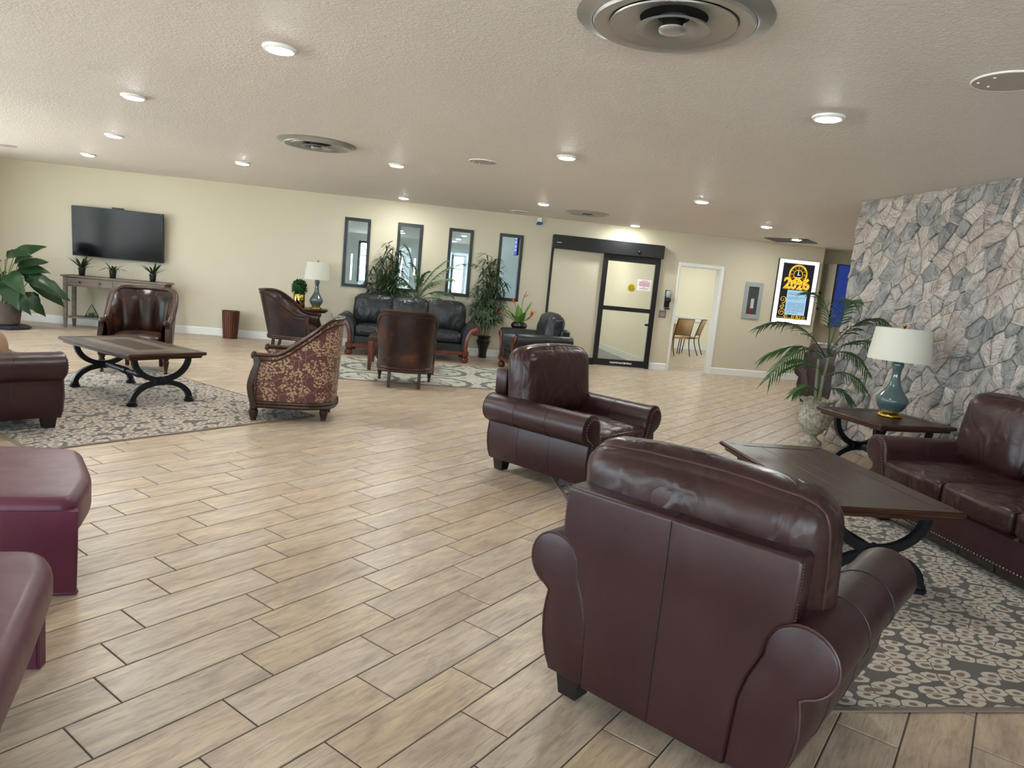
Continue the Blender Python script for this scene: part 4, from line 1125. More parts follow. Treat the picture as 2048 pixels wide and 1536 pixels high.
# small square wooden table in front of the black sofa
t = thing('low_table', 'small square wooden table half hidden behind the brown tub chair', 'table', (-0.08, 10.70, 0.0097), 0)
tp = MB().rbox(-0.50, 0.50, -0.50, 0.50, 0.435, 0.475, 0.008).build('table_top', M['wood_table'], t)
MB().box(-0.45, 0.45, -0.45, -0.425, 0.37, 0.435).box(-0.45, 0.45, 0.425, 0.45, 0.37, 0.435).box(-0.45, -0.425, -0.425, 0.425, 0.37, 0.435).box(0.425, 0.45, -0.425, 0.425, 0.37, 0.435).build('apron', M['wood_cherry'], t)
for sx in (-1, 1):
    for sy in (-1, 1):
        x, y = sx*0.455, sy*0.455
        MB().loft([rect_ring(0.024, 0.024, 0), rect_ring(0.036, 0.036, 0.435)], True, True).xf(Matrix.Translation((x, y, 0))).build('leg', M['wood_cherry'], t)

# ------------------------------------------------------------------ burgundy vinyl benches at the left
def round_poly(poly, rad, n=5):
    out = []; N = len(poly)
    for i in range(N):
        p0, p1, p2 = Vector(poly[i-1]), Vector(poly[i]), Vector(poly[(i+1) % N])
        a = (p0-p1); b = (p2-p1); r = min(rad, a.length*0.45, b.length*0.45)
        q0, q2 = p1+a.normalized()*r, p1+b.normalized()*r
        for k in range(n+1):
            t = k/n; q = q0*(1-t)**2+p1*2*t*(1-t)+q2*t*t; out.append((q.x, q.y))
    return out
def soft_slab(poly, z0, z1, r, crown=0.01):
    n = len(poly); rings = []
    for k in range(5):
        a = pi/2*k/4; rings.append([(x, y, z0+r*(1-sin(a))) for x, y in inset_poly(poly, r*(1-cos(a))*0.999+0.0001)][:] if False else [(x, y, z0+r*(1-cos(pi/2*k/4))) for x, y in inset_poly(poly, 0.0001+r*(1-sin(pi/2*k/4)))])
    for k in range(6):
        a = pi/2*k/5; rings.append([(x, y, z1-r+r*sin(a)) for x, y in inset_poly(poly, 0.0001+r*(1-cos(a)))])
    cx = sum(p[0] for p in poly)/n; cy = sum(p[1] for p in poly)/n
    return MB().loft(rings, True, True)
def shift(poly, ox, oy): return [(x-ox, y-oy) for x, y in poly]
t = thing('vinyl_bench', 'burgundy vinyl bench with padded top standing behind the nearer burgundy bench', 'bench', (-1.9, 3.3, 0), 0)
soft_slab(round_poly(shift([(-2.45, 2.84), (-1.29, 2.955), (-1.37, 3.30), (-1.62, 3.76), (-2.5, 3.70)], -1.9, 3.3), 0.11), 0.27, 0.445, 0.045).build('padded_top', M['vinyl'], t, sharp=None)
sk = round_poly(shift([(-2.43, 2.875), (-1.315, 3.02), (-1.50, 3.30), (-1.74, 3.68), (-2.42, 3.64)], -1.9, 3.3), 0.02)
sk2 = round_poly(shift([(-2.43, 2.836), (-1.278, 2.950), (-1.49, 3.29), (-1.74, 3.68), (-2.42, 3.64)], -1.9, 3.3), 0.02)
b = MB().loft([[(p_[0]+(q_[0]-p_[0])*f, p_[1]+(q_[1]-p_[1])*f, z) for p_, q_ in zip(sk, sk2)] for f, z in ((0, 0.004), (0.45, 0.12), (0.85, 0.25), (1, 0.398))], True, True).build('skirt', M['vinyl'], t, sharp=50)
MB().tube([(x, y, 0.012) for x, y in inset_poly(sk, -0.003)], 0.005, 6, True).build('hem_welt', M['vinyl'], b)
t = thing('vinyl_bench', 'burgundy vinyl bench with overhanging padded seat, nearest the lower left corner', 'bench', (-1.3, 2.0, 0), 0)
soft_slab(round_poly(shift([(-1.62, 2.47), (-1.20, 2.515), (-1.115, 2.40), (-1.07, 2.26), (-0.975, 1.95), (-0.895, 1.66), (-0.82, 1.40), (-1.50, 1.25)], -1.3, 2.0), 0.12), 0.275, 0.43, 0.055).build('padded_top', M['vinyl'], t, sharp=None)
for pl, sx_ in (([(-1.56, 2.43), (-1.19, 2.455), (-1.19, 2.495), (-1.56, 2.47)], -1.20), ([(-1.46, 1.36), (-0.98, 1.44), (-0.985, 1.48), (-1.465, 1.40)], -1.0)):
    q = shift(pl, -1.3, 2.0); lg = MB().loft([[(x, y, z) for x, y in q] for z in (0.003, 0.30)], True, True).build('panel_leg', M['vinyl'], t, sharp=40)
    MB().tube([(q[1][0]-0.012, q[1][1]-0.003, 0.01), (q[1][0]-0.012, q[1][1]-0.003, 0.28)], 0.003, 5).build('leg_seam', M['vinyl'], lg)
MB().loft([[(x, y, z) for x, y in shift([(-1.5, 2.40), (-1.24, 2.42), (-1.05, 1.50), (-1.42, 1.42)], -1.3, 2.0)] for z in (0.22, 0.29)], True, True).build('seat_frame', M['vinyl'], t)

# ------------------------------------------------------------------ rugs
def rug(name, label, mat, origin, ang, lx, ly, edge=0.028):
    t = thing(name, label, 'rug', origin, ang)
    MB().box(edge, lx-edge, edge, ly-edge, 0.0005, 0.008).build('pile', mat, t)
    mb = MB().rbox(0, lx, 0, edge, 0.0005, 0.0095, 0.003).rbox(0, lx, ly-edge, ly, 0.0005, 0.0095, 0.003).rbox(0, edge, edge, ly-edge, 0.0005, 0.0095, 0.003).rbox(lx-edge, lx, edge, ly-edge, 0.0005, 0.0095, 0.003)
    mb.build('binding', M['rug_edge'], t)
    return t
rug('ring_rug', 'grey rug with cream rings under the coffee table by the stone wall', M['rug_rings'], (1.175, 2.21, 0), 0.0, 2.46, 3.05)
rug('ring_rug', 'grey rug with cream rings under the left coffee table and patterned chair', M['rug_rings'], (-2.53, 5.13, 0), radians(46.2), 2.44, 3.05)
rug('medallion_rug', 'pale rug with dark round medallions in front of the black sofa', M['rug_medallion'], (-1.52, 9.28, 0), 0.0, 3.05, 2.25, 0.015)
# ------------------------------------------------------------------ lamps
def table_lamp(name, label, loc, body, rt, rb, hs, kb=1.0):
    t = thing(name, label, 'lamp', loc, 0)
    MB().lathe([(0.098, 0), (0.105, 0.006), (0.104, 0.016), (0.092, 0.026), (0.074, 0.036), (0.070, 0.044)], 32, flute=16, famp=0.02).build('base', M['brass'], t, sharp=50)
    pr = [(0.068, 0.042), (0.094, 0.062), (0.126, 0.11), (0.136, 0.145), (0.126, 0.175), (0.096, 0.215), (0.066, 0.26), (0.046, 0.31), (0.037, 0.36), (0.036, 0.40), (0.042, 0.435), (0.049, 0.462), (0.046, 0.485), (0.034, 0.50), (0.018, 0.508)]
    cr = catmull([(r*kb, 0, z) for r, z in pr], 3)
    MB().lathe([(p.x, p.z) for p in cr], 28).build('ceramic_body', body, t, sharp=None)
    MB().lathe([(0.018, 0.505), (0.020, 0.512), (0.012, 0.52), (0.007, 0.53), (0.007, 0.80), (0.004, 0.802)], 10).build('stem', M['brass'], t)
    z0, z1 = 0.508, 0.508+hs
    sd = MB()
    n = 40; rings = []
    for r, z in ((rb, z0), (rb-(rb-rt)*0.02, z0+0.006), (rt+(rb-rt)*0.02, z1-0.006), (rt, z1), (rt-0.004, z1), (rb-0.004, z0), (rb, z0)):
        rings.append([(r*cos(2*pi*k/n), r*sin(2*pi*k/n), z) for k in range(n)])
    sd.loft(rings).build('lamp_shade', M['shade'], t, sharp=40)
    MB().box(-0.003, 0.003, -rt*0.98, rt*0.98, z1-0.02, z1-0.014).box(-rt*0.98, rt*0.98, -0.003, 0.003, z1-0.02, z1-0.014).build('shade_spider', M['brass'], t)
    MB().lathe([(0.004, z1-0.02), (0.006, z1), (0.012, z1+0.004), (0.008, z1+0.010), (0.017, z1+0.022), (0.015, z1+0.034), (0.003, z1+0.040)], 12).build('finial', M['brass'], t)
    return t
table_lamp('table_lamp', 'glossy blue-grey gourd lamp with drum shade on the end table by the stone wall', (4.345, 5.66, 0.601), M['ceramic'], 0.228, 0.262, 0.285)
table_lamp('table_lamp', 'grey gourd lamp with white shade beside the round green topiary', (-1.645, 12.68, 0.671), M['ceramic_b'], 0.196, 0.220, 0.30, 0.86)

# round pedestal table holding topiary and lamp; a second one behind the black armchair
def pedestal(label, loc, r, h):
    t = thing('round_table', label, 'table', loc, 0)
    MB().lathe([(r-0.05, h-0.062), (r-0.03, h-0.058), (r-0.03, h-0.040), (r-0.005, h-0.034), (r, h-0.022), (r, h-0.008), (r-0.01, h)], 36).build('table_top', M['wood_table'], t, sharp=30)
    MB().lathe([(0.05, 0.13), (0.06, 0.16), (0.042, 0.20), (0.034, 0.30), (0.045, 0.40), (0.036, 0.48), (0.05, h-0.08), (0.06, h-0.06)], 18).build('pedestal', M['wood_cherry'], t)
    for k in range(3):
        a = 2*pi*k/3+0.5
        pts = catmull([(0.03*cos(a), 0.03*sin(a), 0.18), (0.12*cos(a), 0.12*sin(a), 0.15), (0.21*cos(a), 0.21*sin(a), 0.06), (0.27*cos(a), 0.27*sin(a), 0.02)], 4)
        MB().tube(pts, [0.028, 0.028, 0.028, 0.027, 0.026, 0.026, 0.025, 0.024, 0.023, 0.022, 0.021, 0.02, 0.02], 8).build('leg', M['wood_cherry'], t)
    return t
pedestal('dark round pedestal table beside the tub chair, holding topiary and lamp', (-1.76, 12.67, 0), 0.325, 0.67)
pedestal('small dark round table tucked behind the black armchair under the flower bowl', (1.97, 12.66, 0), 0.27, 0.62)
cb = MB().tube(catmull([(-1.40, 12.86, 0.60), (-1.38, 12.98, 0.50), (-1.32, 13.10, 0.38), (-1.25, 13.22, 0.30)], 5), 0.005, 6).build('lamp_cord', M['cord'])
tag(cb, 'thin pale lamp cord running from the round table down to the wall', 'cord')

# clipped ball topiary in a gold cylinder
t = thing('ball_topiary', 'round clipped green ball in a gold ribbed pot on the round table', 'plant', (-1.93, 12.63, 0.671), 0)
MB().lathe([(0.098, 0), (0.102, 0.004), (0.102, 0.235), (0.098, 0.24), (0.090, 0.236), (0.090, 0.21), (0.002, 0.205)], 32, flute=16, famp=0.012).build('gold_pot', M['gold'], t, sharp=50)
def blade(mb, base, d, L, w, droop=0.0, fold=0.0, n=3, side=None):
    """one leaf blade: strip that starts thin, widens and ends in a point"""
    d = Vector(d).normalized(); b = Vector(base)
    s = side if side is not None else d.cross(Vector((0, 0, 1)))
    if s.length < 1e-3: s = Vector((1, 0, 0))
    s = s.normalized(); vs = []; fs = []
    for i in range(n+1):
        t_ = i/n; p = b+d*(L*t_)+Vector((0, 0, -droop*L*t_*t_))
        ww = w*(sin(pi*min(1, t_*0.86+0.14))**0.8) if i < n else 0
        if i < n:
            vs += [p-s*ww/2, p+s*ww/2]
        else: vs.append(p)
    for i in range(n-1): fs.append((2*i, 2*i+1, 2*i+3, 2*i+2))
    fs.append((2*n-2, 2*n-1, 2*n))
    mb.add(vs, fs)
R5 = random.Random(5)
mb = MB(); mb.ball((0, 0, 0.345), 0.115, 10)
for k in range(900):
    z = R5.uniform(-1, 1); a = R5.uniform(0, 2*pi); q = sqrt(1-z*z); d = Vector((q*cos(a), q*sin(a), z))
    b = Vector((0, 0, 0.345))+d*R5.uniform(0.10, 0.128)
    dd = (d+Vector((R5.uniform(-.7, .7), R5.uniform(-.7, .7), R5.uniform(-.5, .7)))).normalized()
    blade(mb, b, dd, R5.uniform(0.032, 0.048), 0.02, 0.1, 0, 2)
mb.build('foliage', M['leaf_box'], t, sharp=None)

# ------------------------------------------------------------------ television and console with what stands on it
t = thing('television', 'large black wall-mounted television above the grey console table', 'television', (-5.055, 13.10, 1.625), 0)
tilt = Matrix.Rotation(radians(3.5), 4, 'X')
body = MB().rbox(-0.735, 0.735, -0.028, 0.028, -0.42, 0.42, 0.006); body.xf(tilt); body.build('case', M['black_frame'], t)
s_ = MB().box(-0.725, 0.725, -0.0300, -0.0285, -0.405, 0.411); s_.xf(tilt); s_.build('screen', M['tv'], t)
w_ = MB().rbox(-0.09, 0.09, -0.045, 0.02, 0.425, 0.448, 0.006); w_.xf(tilt); w_.build('webcam', M['black_metal'], t)
MB().rbox(-0.25, 0.25, 0.03, 0.141, -0.18, 0.18, 0.004).build('wall_bracket', M['black_metal'], t)

t = thing('console_table', 'grey washed wood console table with drawers under the television', 'table', (-4.955, 12.86, 0), 0)
hx, hy = 0.80, 0.185
MB().rbox(-hx-0.03, hx+0.03, -hy-0.02, hy+0.02, 0.855, 0.882, 0.005).build('table_top', M['wood_grey'], t)
MB().rbox(-hx+0.045, hx-0.045, -hy+0.012, hy-0.01, 0.70, 0.855, 0.003).build('apron', M['wood_grey'], t)
for x0, x1 in ((-hx+0.075, -0.025), (0.025, hx-0.075)):
    dw = MB().rbox(x0, x1, -hy+0.001, -hy+0.012, 0.718, 0.84, 0.003).build('drawer', M['wood_grey'], t)
    for f in (0.28, 0.72):
        k = MB().lathe([(0.008, 0), (0.008, 0.012), (0.018, 0.018), (0.016, 0.028), (0.003, 0.03)], 10); k.xf(Matrix.Translation((x0+(x1-x0)*f, -hy+0.002, 0.778)) @ Matrix.Rotation(pi/2, 4, 'X')); k.build('knob', M['foot_block'], dw)
MB().rbox(-hx+0.03, hx-0.03, -hy+0.02, hy-0.02, 0.165, 0.19, 0.003).build('shelf', M['wood_grey'], t)
for sx in (-1, 1):
    for sy in (-1, 1):
        MB().loft([rect_ring(0.019, 0.019, 0), rect_ring(0.027, 0.027, 0.22), rect_ring(0.027, 0.027, 0.856)], True, True).xf(Matrix.Translation((sx*(hx-0.03), sy*(hy-0.03), 0))).build('leg', M['wood_grey'], t, sharp=30)

def spiky(label, loc, seed, n=15, L=0.24, up=1.0, drop=0.9):
    r = random.Random(seed)
    t = thing('potted_plant', label, 'plant', loc, 0)
    MB().lathe([(0.040, 0), (0.044, 0.004), (0.054, 0.11), (0.060, 0.115), (0.060, 0.13), (0.052, 0.13), (0.050, 0.115), (0.002, 0.112)], 18).build('pot', M['black_pot'], t, sharp=40)
    for k in range(n):
        a = 2*pi*k/n+r.uniform(-0.25, 0.25); el = r.uniform(0.5, 1.7)*up
        mb = MB(); d = Vector((cos(a), sin(a), el))
        blade(mb, (0.01*cos(a), 0.01*sin(a), 0.11), d, L*r.uniform(0.9, 1.25), 0.036, drop*r.uniform(0.2, 0.5), 0, 6)
        mb.build('leaf', M['leaf_dark'], t, sharp=None)
    return t
spiky('leftmost of the three small spiky plants in black pots on the console', (-5.54, 12.87, 0.883), 1, 15, 0.31, 1.0)
spiky('middle of the three small spiky plants in black pots on the console', (-5.05, 12.87, 0.883), 2, 18, 0.25, 0.9, 1.3)
spiky('rightmost of the three small spiky plants in black pots, under the television corner', (-4.41, 12.87, 0.883), 3, 16, 0.31, 1.0)
# geometric glass terrarium on the lower shelf
t = thing('glass_terrarium', 'pyramid glass terrarium with a small succulent on the console shelf', 'terrarium', (-5.37, 12.84, 0.191), radians(20))
s = 0.10; ap = (0, 0, 0.225); cs = [(-s, -s, 0.012), (s, -s, 0.012), (s, s, 0.012), (-s, s, 0.012)]
mb = MB()
for i in range(4): mb.tube([cs[i], cs[(i+1) % 4]], 0.004, 5).tube([cs[i], ap], 0.004, 5)
mb.build('metal_frame', M['black_metal'], t)
MB().add(cs+[ap], [(0, 1, 4), (1, 2, 4), (2, 3, 4), (3, 0, 4)]).build('glass_panes', M['glass_clear'], t, sharp=None)
MB().loft([rect_ring(s, s, 0.0), rect_ring(s-0.004, s-0.004, 0.03)], True, True).build('tray', M['black_pot'], t)
mb = MB()
for k in range(14):
    a = 2.4*k; blade(mb, (0.02*cos(a), 0.02*sin(a), 0.03), (cos(a), sin(a), 0.5+0.08*k), 0.08, 0.022, 0.1, 0, 3)
mb.build('succulent', M['leaf_bright'], t, sharp=None)

# waste bin of vertical wooden slats
t = thing('waste_bin', 'brown slatted wooden waste bin against the cream wall', 'bin', (-3.135, 12.97, 0), 0)
MB().lathe([(0.112, 0.0), (0.115, 0.012), (0.138, 0.478), (0.132, 0.478), (0.108, 0.02), (0.002, 0.018)], 32).build('liner', M['wood_cherry'], t, sharp=40)
n = 26; slm = None
for k in range(n):
    a = 2*pi*k/n; w = 0.0125
    if slm is None:
        slm = MB().loft([[(0.112, -w*0.9, 0), (0.122, -w*0.8, 0), (0.122, w*0.8, 0), (0.112, w*0.9, 0)], [(0.135, -w*1.15, 0.49), (0.149, -w, 0.49), (0.149, w, 0.49), (0.135, w*1.15, 0.49)]], True, True).mesh('slat', M['wood_bin'], 30)
    o = bpy.data.objects.new('slat', slm); COL.objects.link(o); o.parent = t; o.rotation_euler = (0, 0, a)

# ------------------------------------------------------------------ plants
def frond_mb(L, rise, droop, nl, ll, lw, seed, base_free=0.25, leaf_droop=0.35, r0=0.008):
    """feather palm frond growing along +x from the origin"""
    r = random.Random(seed); mb = MB(); N = 14; pts = []
    for i in range(N+1):
        t_ = i/N; pts.append(Vector((L*t_*cos(rise*(1-0.3*t_)), 0, L*(t_*sin(rise)-droop*t_*t_))))
    mb.tube(pts, [r0*(1-0.8*i/N) for i in range(N+1)], 5)
    for k in range(nl):
        t_ = base_free+(1-base_free)*(k+0.5)/nl; f = t_*N; i = min(N-1, int(f)); p = pts[i].lerp(pts[i+1], f-i); d = (pts[i+1]-pts[i]).normalized()
        for s in (-1, 1):
            sw = 0.62+0.5*t_; side = Vector((0, s, 0))
            dd = d*sw+side*(1.0-0.35*t_)+Vector((0, 0, r.uniform(0.0, 0.25)))
            l = ll*(0.55+0.45*sin(pi*min(1, 0.25+t_*0.75)))*r.uniform(0.88, 1.1)
            blade(mb, p, dd, l, lw, leaf_droop*r.uniform(0.7, 1.4), 0, 3)
    return mb
def palm_frond(t, base, az, L, rise, droop, nl, ll, lw, seed, mat, bf=0.25, ld=0.35):
    return frond_mb(L, rise, droop, nl, ll, lw, seed, bf, ld).build('frond', mat, t, base, (0, 0, az), sharp=None)

def bez_frond(t, b, c, e, nl, ll, lw, seed, mat, free=0.22, dr=0.45, xmax=None):
    """frond along a bent rib b-c-e, leaflets in two ranks, hanging a little"""
    r = random.Random(seed); b, c, e = Vector(b), Vector(c), Vector(e); N = 14
    pts = [b*(1-k/N)**2+c*(2*(k/N)*(1-k/N))+e*(k/N)**2 for k in range(N+1)]
    mb = MB().tube([p_-b for p_ in pts], [0.0075*(1-0.8*k/N) for k in range(N+1)], 5)
    for k in range(nl):
        f = (free+(1-free)*(k+0.5)/nl)*N; i = min(N-1, int(f)); p_ = pts[i].lerp(pts[i+1], f-i); d = (pts[i+1]-pts[i]).normalized()
        side = d.cross(Vector((0, 0, 1)))
        side = side.normalized() if side.length > 0.05 else Vector((0, 1, 0))
        u = f/N
        for s in (-1, 1):
            dd = d*(0.45+0.6*u)+side*s*(0.9-0.3*u)+Vector((0, 0, r.uniform(-0.05, 0.18)))
            blade(mb, p_-b, dd, ll*(0.55+0.45*sin(pi*min(1, 0.25+u*0.72)))*r.uniform(0.88, 1.12), lw, dr*r.uniform(0.7, 1.4), 0, 3, side=dd.cross(Vector((0, -0.8, 0.6))))
    if xmax is not None: mb.v = [(min(x, xmax-b.x), y, z) for x, y, z in mb.v]
    return mb.build('frond', mat, t, b, sharp=None)

# stone urn with palm, at the end of the stone wall
t = thing('potted_palm', 'feathery palm in a pale carved stone urn beside the stone wall', 'plant', (4.525, 7.08, 0), 0)
sc = 1.0
ur = MB().lathe([(0.115, 0), (0.12, 0.012), (0.118, 0.035), (0.095, 0.05), (0.062, 0.07), (0.055, 0.095), (0.07, 0.115), (0.105, 0.14), (0.142, 0.19), (0.163, 0.25), (0.166, 0.30), (0.158, 0.335), (0.162, 0.345), (0.150, 0.36), (0.134, 0.385), (0.128, 0.43), (0.136, 0.465), (0.158, 0.49), (0.176, 0.502), (0.18, 0.515), (0.165, 0.515), (0.125, 0.48), (0.002, 0.47)], 36)
# scalloped lip
for i, (x, y, z) in enumerate(ur.v):
    if z > 0.485:
        a = atan2(y, x); q = 1+0.05*cos(9*a)*min(1, (z-0.485)/0.02); ur.v[i] = (x*q, y*q, z-0.012*(1-cos(9*a))*0.5)
    elif 0.19 <= z < 0.335:
        a = atan2(y, x); q = 1+0.022*cos(11*a)*(1 if z > 0.2 else 0.4); ur.v[i] = (x*q, y*q, z)
ub = ur.build('urn', M['cast_stone'], t, sharp=50)
mb = MB()
for k in range(22):
    a = 2*pi*k/22; mb.ball((0.157*cos(a), 0.157*sin(a), 0.222), 0.012, 5)
stuff(mb.build('bead_moulding', M['cast_stone'], ub))
MB().lathe([(0.122, 0.455), (0.1, 0.478), (0.04, 0.488), (0.002, 0.49)], 16).build('soil', M['soil'], t)
canes = [((-0.02, 0.0), (-0.05, 0.02), 0.95), ((0.03, 0.02), (0.06, 0.0), 1.05), ((0.01, -0.03), (0.0, -0.04), 0.78)]
for (bx, by), (tx, ty), h in canes:
    MB().tube(catmull([(bx, by, 0.46), ((bx+tx)/2, (by+ty)/2, (0.46+h)/2), (tx, ty, h)], 4), [0.019, 0.018, 0.018, 0.017, 0.017, 0.016, 0.015, 0.014, 0.013], 8).build('cane', M['stem_palm'], t)
FRB = [  # base, bend, tip relative to the urn's foot
    ((0.0, 0.0, 1.0), (-0.36, -0.02, 1.46), (-0.84, -0.10, 1.26)), ((0.0, -0.02, 0.98), (-0.30, -0.08, 1.22), (-0.70, -0.18, 0.72)), ((-0.02, 0.0, 0.96), (-0.26, 0.06, 1.20), (-0.62, 0.14, 0.92)),
    ((0.03, 0.0, 1.03), (0.02, -0.02, 1.66), (-0.34, -0.06, 1.66)), ((0.04, 0.0, 1.05), (0.10, -0.08, 1.72), (0.02, -0.30, 1.60)), ((0.04, 0.0, 1.02), (0.16, -0.30, 1.60), (0.22, -0.66, 1.40)), ((0.04, 0.0, 1.0), (0.18, -0.34, 1.36), (0.23, -0.70, 1.12)), ((0.03, 0.0, 0.98), (0.16, -0.22, 1.20), (0.21, -0.48, 0.88)),
    ((0.0, -0.02, 0.80), (-0.20, -0.06, 1.00), (-0.46, -0.10, 0.90)), ((0.0, -0.04, 0.76), (0.14, -0.24, 0.96), (0.20, -0.50, 0.70)), ((0.0, 0.0, 0.78), (-0.12, 0.10, 0.96), (-0.34, 0.20, 0.78)),
    ((-0.02, -0.02, 0.60), (-0.16, -0.05, 0.72), (-0.34, -0.08, 0.56)), ((0.02, -0.03, 0.60), (0.10, -0.16, 0.74), (0.19, -0.32, 0.56))]
for i, (b_, c_, e_) in enumerate(FRB):
    L = (Vector(e_)-Vector(b_)).length
    bez_frond(t, b_, c_, e_, 19 if L > 0.55 else 14, 0.25 if L > 0.55 else 0.17, 0.0165, i+20, M['leaf_palm'], xmax=0.262)

# areca palm behind the black sofa
def basket_pot(t, r=0.15, h=0.34, mat='terracotta_dark'):
    MB().lathe([(r*0.72, 0), (r*0.76, 0.01), (r*0.98, h*0.9), (r, h), (r*0.92, h), (r*0.88, h-0.03), (0.002, h-0.04)], 20).build('pot', M[mat], t, sharp=40)
t = thing('potted_palm', 'tall arching palm behind the black sofa between the middle windows', 'plant', (0.10, 13.03, 0), 0)
basket_pot(t, 0.13, 0.30)
for k in range(3):
    MB().tube(catmull([(0.03*cos(2.1*k), 0.03*sin(2.1*k), 0.26), (0.04*cos(2.1*k), 0.03*sin(2.1*k), 0.6), (0.05*cos(2.1*k+.3), 0.03*sin(2.1*k), 0.95)], 4), 0.014, 6).build('cane', M['stem_palm'], t)
for i, (c_, e_) in enumerate([((-0.16, 0.0, 1.98), (-0.30, -0.02, 1.92)), ((0.10, 0.0, 1.45), (0.48, 0.0, 1.72)), ((0.30, 0.0, 1.60), (0.80, 0.0, 1.70)), ((-0.20, 0.0, 1.42), (-0.50, 0.0, 1.36)), ((-0.30, 0, 1.22), (-0.62, 0.0, 1.10)), ((-0.20, 0, 1.12), (-0.52, 0.0, 0.98)),
        ((0.25, 0.0, 1.42), (0.62, 0.0, 1.40)), ((0.30, 0.0, 1.25), (0.62, 0.0, 1.12)), ((0.25, 0, 1.10), (0.55, 0.0, 0.98)), ((0.0, -0.03, 1.40), (0.16, -0.10, 1.50)), ((0.05, 0.02, 1.5), (-0.14, 0.06, 1.62)), ((0.1, -0.03, 1.3), (0.36, -0.12, 1.34)), ((-0.1, -0.03, 1.3), (-0.30, -0.12, 1.24))]):
    bez_frond(t, (0, 0, 0.94), c_, e_, 24, 0.19, 0.020, i+60, M['leaf_palm'], 0.30, 0.55)
t.scale = (1, 0.6, 1)

# bamboo-like plants: thin canes with fans of narrow leaves
def bamboo(label, loc, seed, canes, zpot, rx, ry, pot, lo=0.75):
    r = random.Random(seed)
    t = thing('bamboo_plant', label, 'plant', loc, 0)
    pot(t)
    for k in range(len(canes)):
        x1, y1, h = canes[k]; x0, y0 = x1*0.25+r.uniform(-.02, .02), y1*0.25
        pts = catmull([(x0, y0, zpot), (x0*0.6+x1*0.4, y0*0.6+y1*0.4, zpot+(h-zpot)*0.5), (x1, y1, h)], 6)
        c = MB().tube(pts, 0.0075, 6).build('cane', M['cane'], t)
        mb = MB(); n = int((h-lo)/0.035)
        for j in range(n):
            f = (lo-zpot+(h-lo)*(j+0.7)/n)/(h-zpot); f = min(0.999, max(0, f)); q = f*(len(pts)-1); i = min(len(pts)-2, int(q)); p = pts[i].lerp(pts[i+1], q-i)
            a = r.uniform(0, 2*pi); L = r.uniform(0.10, 0.24)
            e = p+Vector((cos(a)*L*rx, sin(a)*L*ry, r.uniform(0.0, 0.10)))
            mb.tube([p, e], 0.003, 4)
            for m in range(r.randint(8, 12)):
                aa = a+r.uniform(-1.2, 1.2); d = Vector((cos(aa)*rx, sin(aa)*ry, r.uniform(-0.45, 0.45)))
                blade(mb, p.lerp(e, r.uniform(0.45, 1.0)), d, r.uniform(0.12, 0.20), 0.027, 0.35, 0, 3)
        mb.v = [(x, max(min(y, 0.17), -0.105) if z < 1.06 else min(y, 0.17), z) for x, y, z in mb.v]
        mb.build('foliage', M['leaf_bamboo'], c, sharp=None)
    return t
def pot_plain(t): basket_pot(t, 0.118, 0.30)
bamboo('leafy bamboo plant behind the left end of the black sofa', (-0.47, 13.03, 0), 3, [(-0.20, 0.0, 1.50), (-0.10, -0.04, 1.42), (-0.02, 0.02, 1.62), (0.08, -0.02, 1.88), (0.13, 0.02, 1.80), (0.22, -0.03, 1.45), (-0.26, -0.03, 1.20)], 0.28, 1.0, 0.28, pot_plain, 0.85)
def pot_tall(t):
    prof = [(0.075, 0.0), (0.085, 0.02), (0.072, 0.06), (0.085, 0.16), (0.125, 0.29), (0.13, 0.32), (0.108, 0.345), (0.112, 0.375), (0.138, 0.395), (0.138, 0.41), (0.12, 0.41), (0.10, 0.38), (0.002, 0.37)]
    m = MB().lathe(prof, 8); m.build('pot', M['terracotta_dark'], t, sharp=30)
bamboo('tall bamboo plant in a dark flared pot right of the black sofa', (1.39, 13.0, 0), 8, [(-0.12, 0.0, 1.66), (0.02, 0.02, 1.88), (0.12, -0.03, 1.72), (0.22, 0.0, 1.45), (-0.20, -0.03, 1.32), (0.06, -0.06, 1.25), (0.26, -0.02, 1.05), (-0.16, 0.02, 1.0)], 0.38, 1.0, 0.40, pot_tall, 0.62)

# big-leaved plant at the left edge
t = thing('broadleaf_plant', 'big-leaved dark green plant in a basket pot at the left edge', 'plant', (-6.30, 12.02, 0), 0)
MB().lathe([(0.17, 0.055), (0.20, 0.08), (0.235, 0.36), (0.245, 0.40), (0.225, 0.40), (0.21, 0.37), (0.002, 0.36)], 22).build('basket', M['basket'], t, sharp=40)
sd = MB().lathe([(0.30, 0.0), (0.345, 0.006), (0.35, 0.03), (0.31, 0.055), (0.02, 0.06)], 14)
for i, (x, y, z) in enumerate(sd.v):
    nz_ = 1+0.16*mnoise.noise(Vector((x*6, y*6, z*3))); sd.v[i] = (x*nz_, y*nz_, z)
sd.build('slate_stand', M['bark_base'], t, sharp=30)
def broad_leaf(L, W, droop, fold=0.25, notch=0.0, seed=0):
    r = random.Random(seed); mb = MB(); N = 12; K = 6; vs = []; fs = []
    ph = r.uniform(0, 6)
    for i in range(N+1):
        t_ = i/N; w = W*(sin(pi*(t_**0.75))**0.85 if 0 < t_ < 1 else 0.02)
        w *= 1+notch*sin(t_*24+ph)
        cx = L*t_*(1-0.25*droop*t_); cz = L*(0.10*t_-droop*t_*t_)
        for k in range(K+1):
            s = -1+2*k/K; vs.append((cx, s*w/2*cos(fold*0.8), cz+abs(s)*w*0.5*fold*(1-0.6*t_)+0.02*L*sin(t_*9+ph+s*2)))
    for i in range(N):
        for k in range(K): fs.append((i*(K+1)+k, (i+1)*(K+1)+k, (i+1)*(K+1)+k+1, i*(K+1)+k+1))
    return mb.add(vs, fs)
